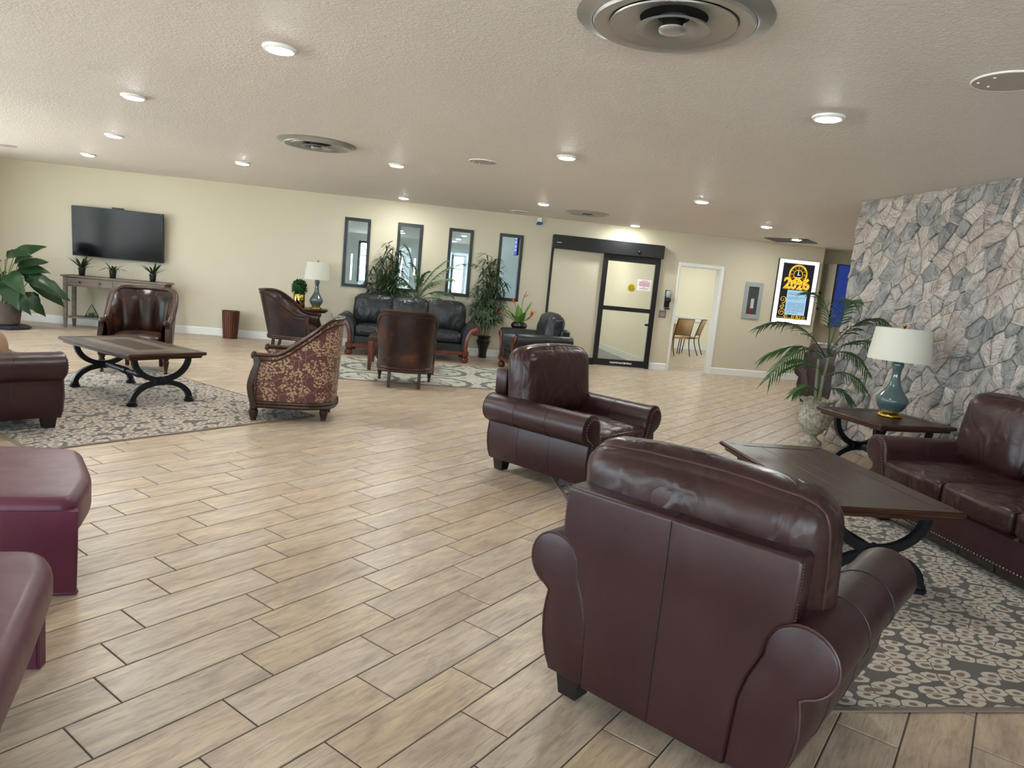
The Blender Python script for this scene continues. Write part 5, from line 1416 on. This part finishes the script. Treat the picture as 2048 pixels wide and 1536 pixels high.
LV = [  # end of stalk (x, y, z), azimuth deg, length, width, droop, tilt
    ((0.20, -0.02, 0.98), 6, 0.42, 0.17, 0.25, 0.35), ((0.24, 0.02, 0.86), -2, 0.36, 0.14, 0.45, 0.10), ((0.30, -0.03, 0.82), -8, 0.66, 0.22, 0.62, -0.15), ((0.33, 0.05, 0.76), 4, 0.56, 0.26, 0.75, -0.30),
    ((0.26, -0.08, 0.56), -12, 0.42, 0.20, 0.85, -0.40), ((0.34, -0.02, 0.56), 10, 0.26, 0.16, 0.8, -0.5), ((0.10, -0.10, 0.84), -50, 0.44, 0.24, 0.7, -0.1), ((0.02, 0.05, 1.08), 60, 0.40, 0.20, 0.4, 0.5), ((-0.05, -0.05, 1.02), -100, 0.42, 0.22, 0.5, 0.3),
    ((0.12, 0.04, 1.12), 20, 0.46, 0.20, 0.25, 0.55), ((0.06, -0.08, 1.06), -30, 0.46, 0.24, 0.4, 0.5), ((0.05, -0.12, 0.72), -60, 0.50, 0.26, 0.9, 0.0), ((0.18, 0.0, 0.92), 0, 0.44, 0.20, 0.4, 0.2),
    ((-0.16, 0.02, 0.9), 180, 0.44, 0.22, 0.5, 0.1), ((-0.1, 0.1, 0.8), 130, 0.44, 0.22, 0.6, 0.1), ((0.12, 0.1, 0.86), 40, 0.44, 0.2, 0.5, 0.2), ((0.14, -0.14, 0.60), -40, 0.40, 0.2, 0.9, -0.3), ((0.16, -0.06, 1.0), -20, 0.34, 0.17, 0.3, 0.6)]
for i, (e, az, L, W_, dr_, ti) in enumerate(LV):
    bx, by = 0.05*cos(i*2.4), 0.05*sin(i*2.4)
    lf = broad_leaf(L*1.08, W_*1.2, dr_, 0.3, 0.10 if i % 3 else 0.02, i)
    lf.xf(Matrix.Translation(Vector(e)) @ Matrix.Rotation(radians(az), 4, 'Z') @ Matrix.Rotation(-ti, 4, 'Y') @ Matrix.Rotation(radians(48)*cos(radians(az)), 4, 'X'))
    lo = lf.build('leaf', M['leaf_dark'], t, sharp=None)
    MB().tube(catmull([(bx, by, 0.36), (bx*0.5+e[0]*0.45, by*0.5+e[1]*0.45, e[2]*0.70), e], 4), [0.009, 0.009, 0.008, 0.008, 0.008, 0.007, 0.007, 0.006, 0.006], 6).build('stalk', M['stem'], lo)

# bird-of-paradise arrangement in a glossy black bowl
t = thing('flower_arrangement', 'orange bird-of-paradise flowers in a glossy black bowl behind the black armchair', 'flowers', (1.975, 12.62, 0.621), 0)
MB().lathe([(0.09, 0), (0.12, 0.01), (0.150, 0.045), (0.152, 0.075), (0.125, 0.115), (0.095, 0.128), (0.09, 0.124), (0.002, 0.10)], 26).build('bowl', M['vase_black'], t, sharp=50)
for i, (az, L, W_, dr_, ti) in enumerate([(200, 0.34, 0.13, 0.1, 0.75), (170, 0.38, 0.09, 0.05, 0.85), (110, 0.36, 0.15, 0.05, 1.25), (80, 0.30, 0.15, 0.05, 1.2), (10, 0.44, 0.12, 0.0, 1.05), (-70, 0.3, 0.14, 0.2, 1.0), (190, 0.36, 0.06, 0.0, 0.55)]):
    lf = broad_leaf(L, W_, dr_, 0.25, 0.0, i+50); lf.xf(Matrix.Translation((0.02*cos(radians(az)), 0.02*sin(radians(az)), 0.10)) @ Matrix.Rotation(radians(az), 4, 'Z') @ Matrix.Rotation(-ti, 4, 'Y')); lf.build('leaf', M['leaf_bright'], t, sharp=None)
def bird(t, tip, d, seed):
    r = random.Random(seed)
    st = MB().tube(catmull([(0.02*r.uniform(-1, 1), 0.0, 0.10), (tip[0]*0.55, tip[1]*0.55, 0.10+(tip[2]-0.10)*0.6), tip], 4), 0.007, 6).build('flower_stem', M['leaf_bright'], t)
    mb = MB()
    for k in range(7):
        dd = Vector(d)+Vector((r.uniform(-0.5, 0.5), r.uniform(-0.4, 0.4), r.uniform(-0.1, 0.9)))
        blade(mb, tip, dd, r.uniform(0.10, 0.17), 0.032, 0.05, 0, 3)
    mb.build('flower', M['flower'] if seed % 2 else M['flower_red'], st, sharp=None)
bird(t, (0.03, -0.01, 0.56), (0.7, 0, 0.6), 2); bird(t, (-0.12, -0.02, 0.46), (-0.6, 0, 0.5), 1); bird(t, (-0.32, -0.02, 0.24), (-0.8, -0.1, 0.1), 3); bird(t, (0.13, -0.08, 0.18), (0.8, -0.2, 0.1), 5); bird(t, (0.20, -0.02, 0.24), (0.4, 0, 0.9), 7)

# ------------------------------------------------------------------ things fixed to the cream wall
t = thing('sanitizer_dispenser', 'black and clear hand sanitizer dispenser on the wall beside the doorway', 'dispenser', (4.955, YW-0.001, 1.24), 0)
MB().rbox(-0.055, 0.055, -0.02, 0, 0.0, 0.34, 0.006).build('back_plate', M['black_metal'], t)
MB().rbox(-0.052, 0.052, -0.10, -0.02, 0.185, 0.335, 0.022).build('cover', M['grey_metal'], t, sharp=50)
MB().rbox(-0.050, 0.050, -0.105, -0.02, 0.105, 0.185, 0.014).build('pump_housing', M['black_metal'], t, sharp=50)
MB().rbox(-0.050, 0.050, -0.095, 0, -0.035, -0.010, 0.008).build('drip_tray', M['black_metal'], t)
o = MB().rbox(4.825, 4.965, YW-0.012, YW-0.001, 1.035, 1.18, 0.003).build('wall_plaque', M['grey_plate']); tag(o, 'small square taupe wall plaque under the sanitizer dispenser', 'plaque')
mb = MB()
for z, w in ((1.125, 0.04), (1.10, 0.05), (1.075, 0.035)): mb.box(4.895-w, 4.895+w, YW-0.0135, YW-0.011, z-0.005, z+0.005)
stuff(mb.build('lettering', M['cover_plate'], o))
t = thing('extinguisher_cabinet', 'grey framed cabinet with a fire extinguisher behind glass on the cream wall', 'cabinet', (6.725, YW-0.001, 1.17), 0)
w, h = 0.185, 0.725
MB().rbox(-w, -w+0.075, -0.03, 0, 0, h, 0.004).rbox(w-0.075, w, -0.03, 0, 0, h, 0.004).rbox(-w+0.075, w-0.075, -0.03, 0, 0, 0.09, 0.004).rbox(-w+0.075, w-0.075, -0.03, 0, h-0.09, h, 0.004).build('frame', M['grey_metal'], t)
MB().box(-w+0.07, w-0.07, -0.006, -0.001, 0.08, h-0.08).build('back_panel', M['dark_grey'], t)
ex = MB().lathe([(0.040, 0.11), (0.044, 0.115), (0.044, 0.34), (0.034, 0.375), (0.018, 0.39), (0.018, 0.42)], 16); ex.xf(Matrix.Translation((0.0, -0.0075, 0)) @ Matrix.Diagonal((1, 0.16, 1, 1))); ex.build('extinguisher', M['red_paint'], t)
MB().box(-0.03, 0.034, -0.0172, -0.0155, 0.21, 0.40).build('instruction_label', M['paper'], t)
MB().tube([(0.015, -0.012, 0.41), (0.05, -0.012, 0.40), (0.055, -0.012, 0.25)], 0.006, 6).build('hose', M['black_metal'], t)
MB().box(-w+0.075, w-0.075, -0.021, -0.019, 0.09, h-0.09).build('glass_pane', M['glass'], t)
t = thing('ceiling_sensor', 'small white wall sensor with blue tape high above the black sliding door corner', 'sensor', (2.265, YW-0.001, 2.585), 0)
MB().rbox(-0.045, 0.045, -0.05, 0, 0.01, 0.11, 0.01).build('case', M['white_plastic'], t)
MB().add([(-0.06, -0.056, -0.03), (0.045, -0.056, -0.03), (0.065, -0.056, 0.025), (-0.035, -0.056, 0.03), (-0.06, -0.046, -0.03), (0.045, -0.046, -0.03), (0.065, -0.046, 0.025), (-0.035, -0.046, 0.03)], [(0, 1, 2, 3), (7, 6, 5, 4), (0, 4, 5, 1), (1, 5, 6, 2), (2, 6, 7, 3), (3, 7, 4, 0)]).build('tape', M['blue_tape'], t)

# lit poster: white glowing frame, black night scene, gold clock, 2026, pale letter, gold scrolls
t = thing('lit_poster', 'glowing framed poster with gold clock and 2026 on the cream wall', 'sign', (7.59, YW-0.001, 1.78), 0)
W2_, H2_ = 0.43, 0.635
MB().rbox(-W2_, W2_, -0.05, 0, -H2_, H2_, 0.004).build('case', M['black_frame'], t)
yb = -0.051
MB().box(-W2_+0.006, W2_-0.006, yb-0.002, yb, -H2_+0.006, H2_-0.006).build('lit_frame', M['sign_white'], t)
pw, ph0, ph1 = 0.335, -0.54, 0.56
MB().box(-pw, pw, yb-0.004, yb-0.002, ph0, ph1).build('night_panel', M['sign_black'], t)
def ring2(mb, cx, cz, r0, r1, y, n=40):
    return mb.loft([[(cx+r*cos(2*pi*k/n), yy, cz+r*sin(2*pi*k/n)) for k in range(n)] for r, yy in ((r0, y), (r0, y-0.003), (r1, y-0.003), (r1, y))])
cl = ring2(MB(), 0, 0.345, 0.165, 0.20, yb-0.004).build('clock_rim', M['sign_gold'], t)
ring2(MB(), 0, 0.345, 0.088, 0.10, yb-0.004).build('inner_rim', M['sign_gold'], cl)
mb = MB()
for k in range(12):
    a = 2*pi*k/12; c = Vector((0.133*cos(a), 0, 0.345+0.133*sin(a))); u = Vector((cos(a), 0, sin(a))); v = Vector((-sin(a), 0, cos(a)))
    for o_ in (-0.009, 0.009) if k % 3 else (-0.014, 0, 0.014):
        p = c+v*o_; mb.add([p+u*0.02+v*0.004+Vector((0, yb-0.006, 0)), p+u*0.02-v*0.004+Vector((0, yb-0.006, 0)), p-u*0.02-v*0.004+Vector((0, yb-0.006, 0)), p-u*0.02+v*0.004+Vector((0, yb-0.006, 0))], [(0, 1, 2, 3)])
stuff(mb.build('numerals', M['sign_gold_dark'], cl))
MB().box(-0.008, 0.008, yb-0.008, yb-0.006, 0.33, 0.43).box(-0.02, 0.05, yb-0.008, yb-0.006, 0.335, 0.345).build('clock_hands', M['sign_text'], cl)
mb = MB()
for k, (w_, z0_, z1_) in enumerate(((0.07, 0.272, 0.298), (0.055, 0.250, 0.272), (0.075, 0.236, 0.250))): mb.box(-w_, w_, yb-0.007, yb-0.005, z0_, z1_)
mb.build('clock_base', M['sign_gold'], cl)
for k, (ch, x) in enumerate(zip('2026', (-0.205, -0.07, 0.065, 0.20))):
    text_mesh('numeral', ch, 0.30 if k in (0, 3) else 0.25, M['sign_gold'], t, (x, yb-0.008, 0.155 if k in (0, 3) else 0.135), (pi/2, 0, 0), 0.003, 0.012)
MB().box(-0.175, 0.255, yb-0.006, yb-0.004, -0.455, 0.035).build('letter', M['sign_blue_paper'], t)
mb = MB(); rr = random.Random(9)
for k, z in enumerate((-0.02, -0.05, -0.11, -0.14, -0.22, -0.25, -0.28, -0.31, -0.345, -0.375, -0.41)):
    x = -0.14; xe = 0.22 if k not in (1, 3, 10) else 0.10
    while x < xe: l = rr.uniform(0.012, 0.05); mb.box(x, min(x+l, xe), yb-0.0075, yb-0.0065, z-0.005, z+0.004); x += l+0.009
stuff(mb.build('letter_text', M['sign_ink'], t))
def scroll(cx, cz, r, turns, a0, sgn=1):
    return [(cx+r*(1-0.8*k/30)*cos(a0+sgn*turns*2*pi*k/30), yb-0.010, cz+r*(1-0.8*k/30)*sin(a0+sgn*turns*2*pi*k/30)) for k in range(31)]
for c in ((-0.25, -0.16, 0.075, 1.4, -1.6, 1), (-0.255, -0.30, 0.05, 1.3, 1.6, -1), (-0.24, -0.42, 0.075, 1.5, 0.5, 1), (-0.14, -0.50, 0.045, 1.3, 3.0, -1), (0.02, -0.495, 0.04, 1.3, 0.5, 1), (0.14, -0.49, 0.055, 1.5, 3.4, -1), (0.24, -0.50, 0.035, 1.2, 0.0, 1)):
    MB().tube(scroll(*c), 0.012, 6, rx=0.004).build('gold_scroll', M['sign_gold'], t)
MB().tube([(-0.32, yb-0.009, -0.515), (-0.1, yb-0.009, -0.525), (0.1, yb-0.009, -0.52), (0.3, yb-0.009, -0.53)], 0.012, 6, rx=0.004).build('gold_scroll', M['sign_gold'], t)

# blue upright display panel
t = thing('blue_display', 'tall blue illuminated display panel partly hidden by the stone wall edge', 'screen', (8.72, YW+0.02, 1.80), 0)
MB().rbox(-0.28, 0.28, -0.06, 0.0, -0.64, 0.62, 0.006).build('case', M['black_frame'], t)
MB().box(-0.265, 0.275, -0.063, -0.061, -0.63, 0.605).build('screen', M['sign_blue'], t)
MB().box(0.10, 0.27, -0.065, -0.0635, -0.05, 0.30).build('lighter_band', M['sign_blue_light'], t)
mb = MB(); rr = random.Random(21)
for x, z0_, z1_, w_ in ((0.065, -0.52, -0.14, 0.018), (0.02, -0.52, -0.12, 0.010), (0.20, 0.22, 0.46, 0.016), (0.165, 0.22, 0.40, 0.010)):
    z = z0_
    while z < z1_: l = rr.uniform(0.015, 0.05); mb.box(x-w_, x+w_, -0.0675, -0.066, z, min(z1_, z+l)); z += l+0.009
stuff(mb.build('sideways_text', M['sign_text'], t))
MB().box(0.195, 0.23, -0.0675, -0.066, 0.475, 0.515).build('badge', M['leaf_bright'], t)
mb = struct(MB().box(8.44, 9.0, YW+0.025, YW+0.45, 1.17, 2.42).build('wall_pier', M['wall_cream']))
t = thing('wall_picture', 'small black-framed picture left of the blue display panel', 'picture', (8.33, YW+0.448, 1.66), 0)
MB().rbox(-0.14, -0.11, -0.025, 0, -0.19, 0.19, 0.003).rbox(0.11, 0.14, -0.025, 0, -0.19, 0.19, 0.003).rbox(-0.11, 0.11, -0.025, 0, -0.19, -0.16, 0.003).rbox(-0.11, 0.11, -0.025, 0, 0.16, 0.19, 0.003).build('frame', M['black_frame'], t)
MB().box(-0.11, 0.11, -0.010, -0.001, -0.16, 0.16).build('print', M['cover_plate'], t)

# lit blue sign inside the room behind the windows
t = thing('blue_sign', 'small lit blue sign seen through the rightmost dark-framed window', 'sign', (2.40, 16.7, 2.33), 0)
MB().rbox(-0.04, 0.0, -0.22, 0.22, -0.26, 0.26, 0.006).build('case', M['black_frame'], t)
MB().box(-0.043, -0.041, -0.20, 0.20, -0.24, 0.24).build('lit_face', M['open_blue'], t)
mb = MB()
for z in (-0.14, -0.05, 0.05, 0.14): mb.box(-0.0455, -0.0435, -0.13, 0.13, z-0.022, z+0.022)
stuff(mb.build('lit_lettering', M['sign_text'], t))

# dining chairs and table seen through the doorway
def sling_chair(label, loc, rotz):
    t = thing('sling_chair', label, 'chair', loc, rotz)
    K = M['black_metal']
    for s in (-1, 1):
        MB().tube(catmull([(s*0.22, 0.24, 0.0), (s*0.225, 0.20, 0.43)], 3), 0.012, 8).build('front_leg', K, t)
        MB().tube(catmull([(s*0.22, -0.30, 0.0), (s*0.222, -0.20, 0.25), (s*0.225, -0.17, 0.43), (s*0.225, -0.22, 0.65), (s*0.222, -0.31, 0.94)], 4), 0.012, 8).build('back_leg', K, t)
        MB().tube([(s*0.225, -0.18, 0.43), (s*0.225, 0.21, 0.43)], 0.011, 8).build('side_rail', K, t)
    MB().tube([(-0.222, -0.31, 0.93), (0.222, -0.31, 0.93)], 0.011, 8).build('top_rail', K, t)
    MB().tube([(-0.224, -0.185, 0.52), (0.224, -0.185, 0.52)], 0.009, 8).build('lower_rail', K, t)
    MB().add([(-0.215, -0.185, 0.53), (0.215, -0.185, 0.53), (0.215, -0.235, 0.70), (-0.215, -0.235, 0.70), (0.212, -0.315, 0.925), (-0.212, -0.315, 0.925), (-0.215, -0.195, 0.53), (0.215, -0.195, 0.53), (0.215, -0.245, 0.70), (-0.215, -0.245, 0.70), (0.212, -0.325, 0.925), (-0.212, -0.325, 0.925)],
             [(0, 1, 2, 3), (3, 2, 4, 5), (9, 8, 7, 6), (11, 10, 8, 9), (0, 6, 7, 1), (5, 4, 10, 11), (1, 7, 8, 2), (2, 8, 10, 4), (0, 3, 9, 6), (3, 5, 11, 9)]).build('back_sling', M['mesh_sling'], t, sharp=None)
    MB().rbox(-0.215, 0.215, -0.18, 0.22, 0.425, 0.452, 0.010).build('seat', M['mesh_sling'], t)
    return t
sling_chair('tan sling dining chair with dark frame, nearest through the open doorway', (6.76, 16.95, 0), radians(8))
sling_chair('tan sling dining chair turned sideways behind another through the doorway', (7.28, 17.42, 0), radians(52))
t = thing('dining_table', 'light wooden dining table edge seen through the open doorway', 'table', (6.65, 18.3, 0), 0)
MB().rbox(-0.45, 0.45, -0.42, 0.42, 0.72, 0.75, 0.008).build('table_top', M['wood_pine'], t)
for sx in (-1, 1):
    for sy in (-1, 1): MB().box(sx*0.38-0.03, sx*0.38+0.03, sy*0.35-0.03, sy*0.35+0.03, 0, 0.72).build('leg', M['wood_pine'], t)

# ------------------------------------------------------------------ ceiling fittings
LIGHTS = [(-0.86, 4.48, 'white round ceiling lamp in the foreground left, largest on that side'),
          (-2.39, 6.47, 'white round ceiling lamp second from the front on the left side'),
          (-3.50, 8.92, 'white round ceiling lamp, third along the left row of the ceiling'),
          (-4.73, 11.18, 'white round ceiling lamp above the television, furthest left'),
          (-2.36, 10.12, 'white round ceiling lamp above the slatted waste bin'),
          (-0.28, 8.63, 'white round ceiling lamp right of the second ceiling diffuser'),
          (-0.25, 12.41, 'white round ceiling lamp close to the wall above the second window'),
          (1.37, 6.79, 'white round ceiling lamp in the middle right of the round speaker cover'),
          (1.92, 10.95, 'white round ceiling lamp left of the small far ceiling diffuser'),
          (3.55, 8.69, 'white round ceiling lamp well in front of the doorway, midway across the ceiling'),
          (3.99, 12.77, 'white round ceiling lamp close to the wall above the sliding door header'),
          (5.45, 10.60, 'white round ceiling lamp above the fire extinguisher cabinet'),
          (6.82, 12.08, 'white round ceiling lamp in front of the dark diamond grille'),
          (2.53, 4.32, 'white round ceiling lamp at the right, nearest the stone wall')]
LIGHTS_BACK = [(1.6, 1.2, 'white round ceiling lamp overhead in front of the glazing, right'), (-1.8, 1.6, 'white round ceiling lamp overhead in front of the glazing, left')]
lamp_src = None
def ceiling_lamp(x, y, label, z=CEIL):
    t = thing('ceiling_light', label, 'ceiling light', (x, y, z), 0, 'round ceiling lamps')
    MB().lathe([(0.098, 0.001), (0.101, -0.006), (0.098, -0.014), (0.082, -0.022), (0.076, -0.020), (0.074, -0.006)], 28, cap=False).build('trim_ring', M['white_plastic'], t, sharp=50)
    MB().lathe([(0.076, -0.019), (0.066, -0.024), (0.045, -0.028), (0.02, -0.030), (0.001, -0.0305)], 24).build('lens', M['led'], t, sharp=None)
    return t
for x, y, l in LIGHTS:
    if lamp_src is None: lamp_src = ceiling_lamp(x, y, l)
    else: dup(lamp_src, (x, y, CEIL), None, l)
# lamps of the rooms beyond; those out of view are added for brightness
for x, y, l in ((1.48, 22.1, 'farthest but two ceiling lamp seen through the third window'), (1.45, 24.4, 'middle ceiling lamp seen through the third window'), (1.42, 26.4, 'farthest ceiling lamp seen through the third window'),
                (-0.48, 22.8, 'nearer ceiling lamp seen through the second window'), (-0.45, 24.2, 'farther ceiling lamp seen through the second window'), (-2.5, 17.0, 'unseen ceiling lamp added to brighten the room behind the windows, left'),
                (3.4, 14.6, 'unseen ceiling lamp added to brighten the corridor, nearest the sliding door'), (3.9, 15.8, 'unseen ceiling lamp added to brighten the corridor, midway along'), (3.6, 17.0, 'unseen ceiling lamp added to brighten the corridor, at its far end'), (7.0, 15.0, 'unseen ceiling lamp added to light the dining room near the doorway'), (7.9, 17.6, 'unseen ceiling lamp added to light the dining room near its far wall')):
    dup(lamp_src, (x, y, CEIL), None, l)

def diffuser(label, x, y, r):
    t = thing('air_diffuser', label, 'air vent', (x, y, CEIL), 0)
    k = r/0.42
    def L(prof): return [(a*k, b*k) for a, b in prof]
    MB().lathe(L([(0.42, 0.002), (0.425, -0.006), (0.40, -0.014), (0.365, -0.022), (0.355, -0.030), (0.350, -0.020), (0.33, 0.0)]), 48, cap=False).build('outer_ring', M['steel'], t, sharp=40)
    MB().lathe(L([(0.352, -0.028), (0.345, -0.040), (0.30, -0.036), (0.25, -0.012), (0.235, 0.0)]), 48, cap=False).build('second_cone', M['steel'], t, sharp=40)
    MB().lathe(L([(0.275, -0.030), (0.272, -0.036), (0.20, -0.018), (0.15, -0.004), (0.14, 0.0)]), 48, cap=False).build('third_cone', M['steel'], t, sharp=40)
    MB().lathe(L([(0.158, -0.046), (0.160, -0.054), (0.13, -0.046), (0.09, -0.022), (0.07, -0.004)]), 40, cap=False).build('inner_cone', M['steel'], t, sharp=40)
    MB().lathe(L([(0.062, -0.050), (0.058, -0.060), (0.03, -0.066), (0.002, -0.068)]), 28).build('centre_button', M['steel'], t, sharp=60)
    MB().lathe(L([(0.05, -0.004), (0.04, -0.052)]), 12).build('centre_post', M['dark_void'], t)
    MB().lathe([(0.36*k, -0.0015), (0.34*k, -0.003), (0.001, -0.003)], 36).build('dark_throat', M['dark_void'], t)
    return t
diffuser('large round aluminium air diffuser cut off by the top edge', 1.055, 3.17, 0.425)
diffuser('round aluminium air diffuser on the ceiling left of centre', -1.08, 7.76, 0.40)
diffuser('small-looking round air diffuser on the far ceiling near the sliding door', 2.79, 11.62, 0.36)
t = thing('ceiling_grille', 'dark diamond-set square ceiling grille above the glowing poster', 'air vent', (6.90, 12.42, CEIL), radians(45))
MB().box(-0.36, 0.36, -0.36, 0.36, -0.004, 0.001).build('backing', M['dark_void'], t)
for k in range(9):
    y = -0.32+0.08*k; MB().add([(-0.34, y-0.02, -0.005), (0.34, y-0.02, -0.005), (0.34, y+0.015, -0.022), (-0.34, y+0.015, -0.022), (-0.34, y-0.018, -0.003), (0.34, y-0.018, -0.003), (0.34, y+0.018, -0.020), (-0.34, y+0.018, -0.020)], [(0, 1, 2, 3), (7, 6, 5, 4), (0, 4, 5, 1), (2, 6, 7, 3), (1, 5, 6, 2), (0, 3, 7, 4)]).build('slat', M['dark_grey'], t, sharp=20)
mb = MB()
for a in range(4):
    m2_ = MB().box(-0.38, 0.38, -0.38, -0.345, -0.014, 0.0); m2_.xf(Matrix.Rotation(a*pi/2, 4, 'Z')); mb.add(m2_.v, m2_.f)
mb.build('grille_frame', M['dark_grey'], t, sharp=20)
def cover(label, x, y, r):
    t = thing('speaker_cover', label, 'speaker', (x, y, CEIL), 0)
    MB().lathe([(r, 0.001), (r, -0.004), (r-0.004, -0.008), (0.001, -0.009)], 40).build('plate', M['cover_plate'], t, sharp=40)
    MB().lathe([(r+0.004, 0.0005), (r+0.004, -0.006), (r-0.001, -0.009), (r-0.003, -0.0075)], 40, cap=False).build('rim', M['white_plastic'], t, sharp=40)
    for a, q in ((2.6, 0.82), (1.9, 0.62), (3.4, 0.7), (5.3, 0.8)):
        MB().lathe([(0.007, -0.008), (0.006, -0.012), (0.001, -0.013)], 8, (r*q*cos(a), r*q*sin(a), 0)).build('screw', M['white_plastic'], t)
    return t
cover('round flush speaker cover cut by the right edge of the ceiling', 2.86, 3.29, 0.165)
cover('round flush speaker cover on the ceiling in the middle', 0.65, 7.67, 0.15)
cover('round flush speaker cover on the ceiling at the far left edge', -5.86, 11.21, 0.16)
cover('round flush speaker cover near the wall above the rightmost window', 1.80, 12.63, 0.15)

# repeats share a group phrase
GROUPS = {'leather_armchair': 'brown leather armchairs', 'leather_sofa': 'brown leather sofas', 'tub_chair': 'tub chairs with wood trim', 'vinyl_bench': 'burgundy vinyl benches', 'ring_rug': 'ring-patterned rugs',
          'coffee_table': 'trestle coffee tables', 'round_table': 'round pedestal tables', 'table_lamp': 'gourd table lamps', 'bamboo_plant': 'bamboo plants behind the black sofa', 'potted_palm': 'feathery palms',
          'potted_plant': 'small spiky plants on the console', 'sling_chair': 'sling chairs in the dining room', 'air_diffuser': 'round ceiling diffusers', 'speaker_cover': 'flush ceiling speaker covers'}
import re as _re
for o in bpy.data.objects:
    if o.get('category') and not o.get('group'):
        g = GROUPS.get(_re.sub(r'\.\d+$', '', o.name))
        if g: o['group'] = g
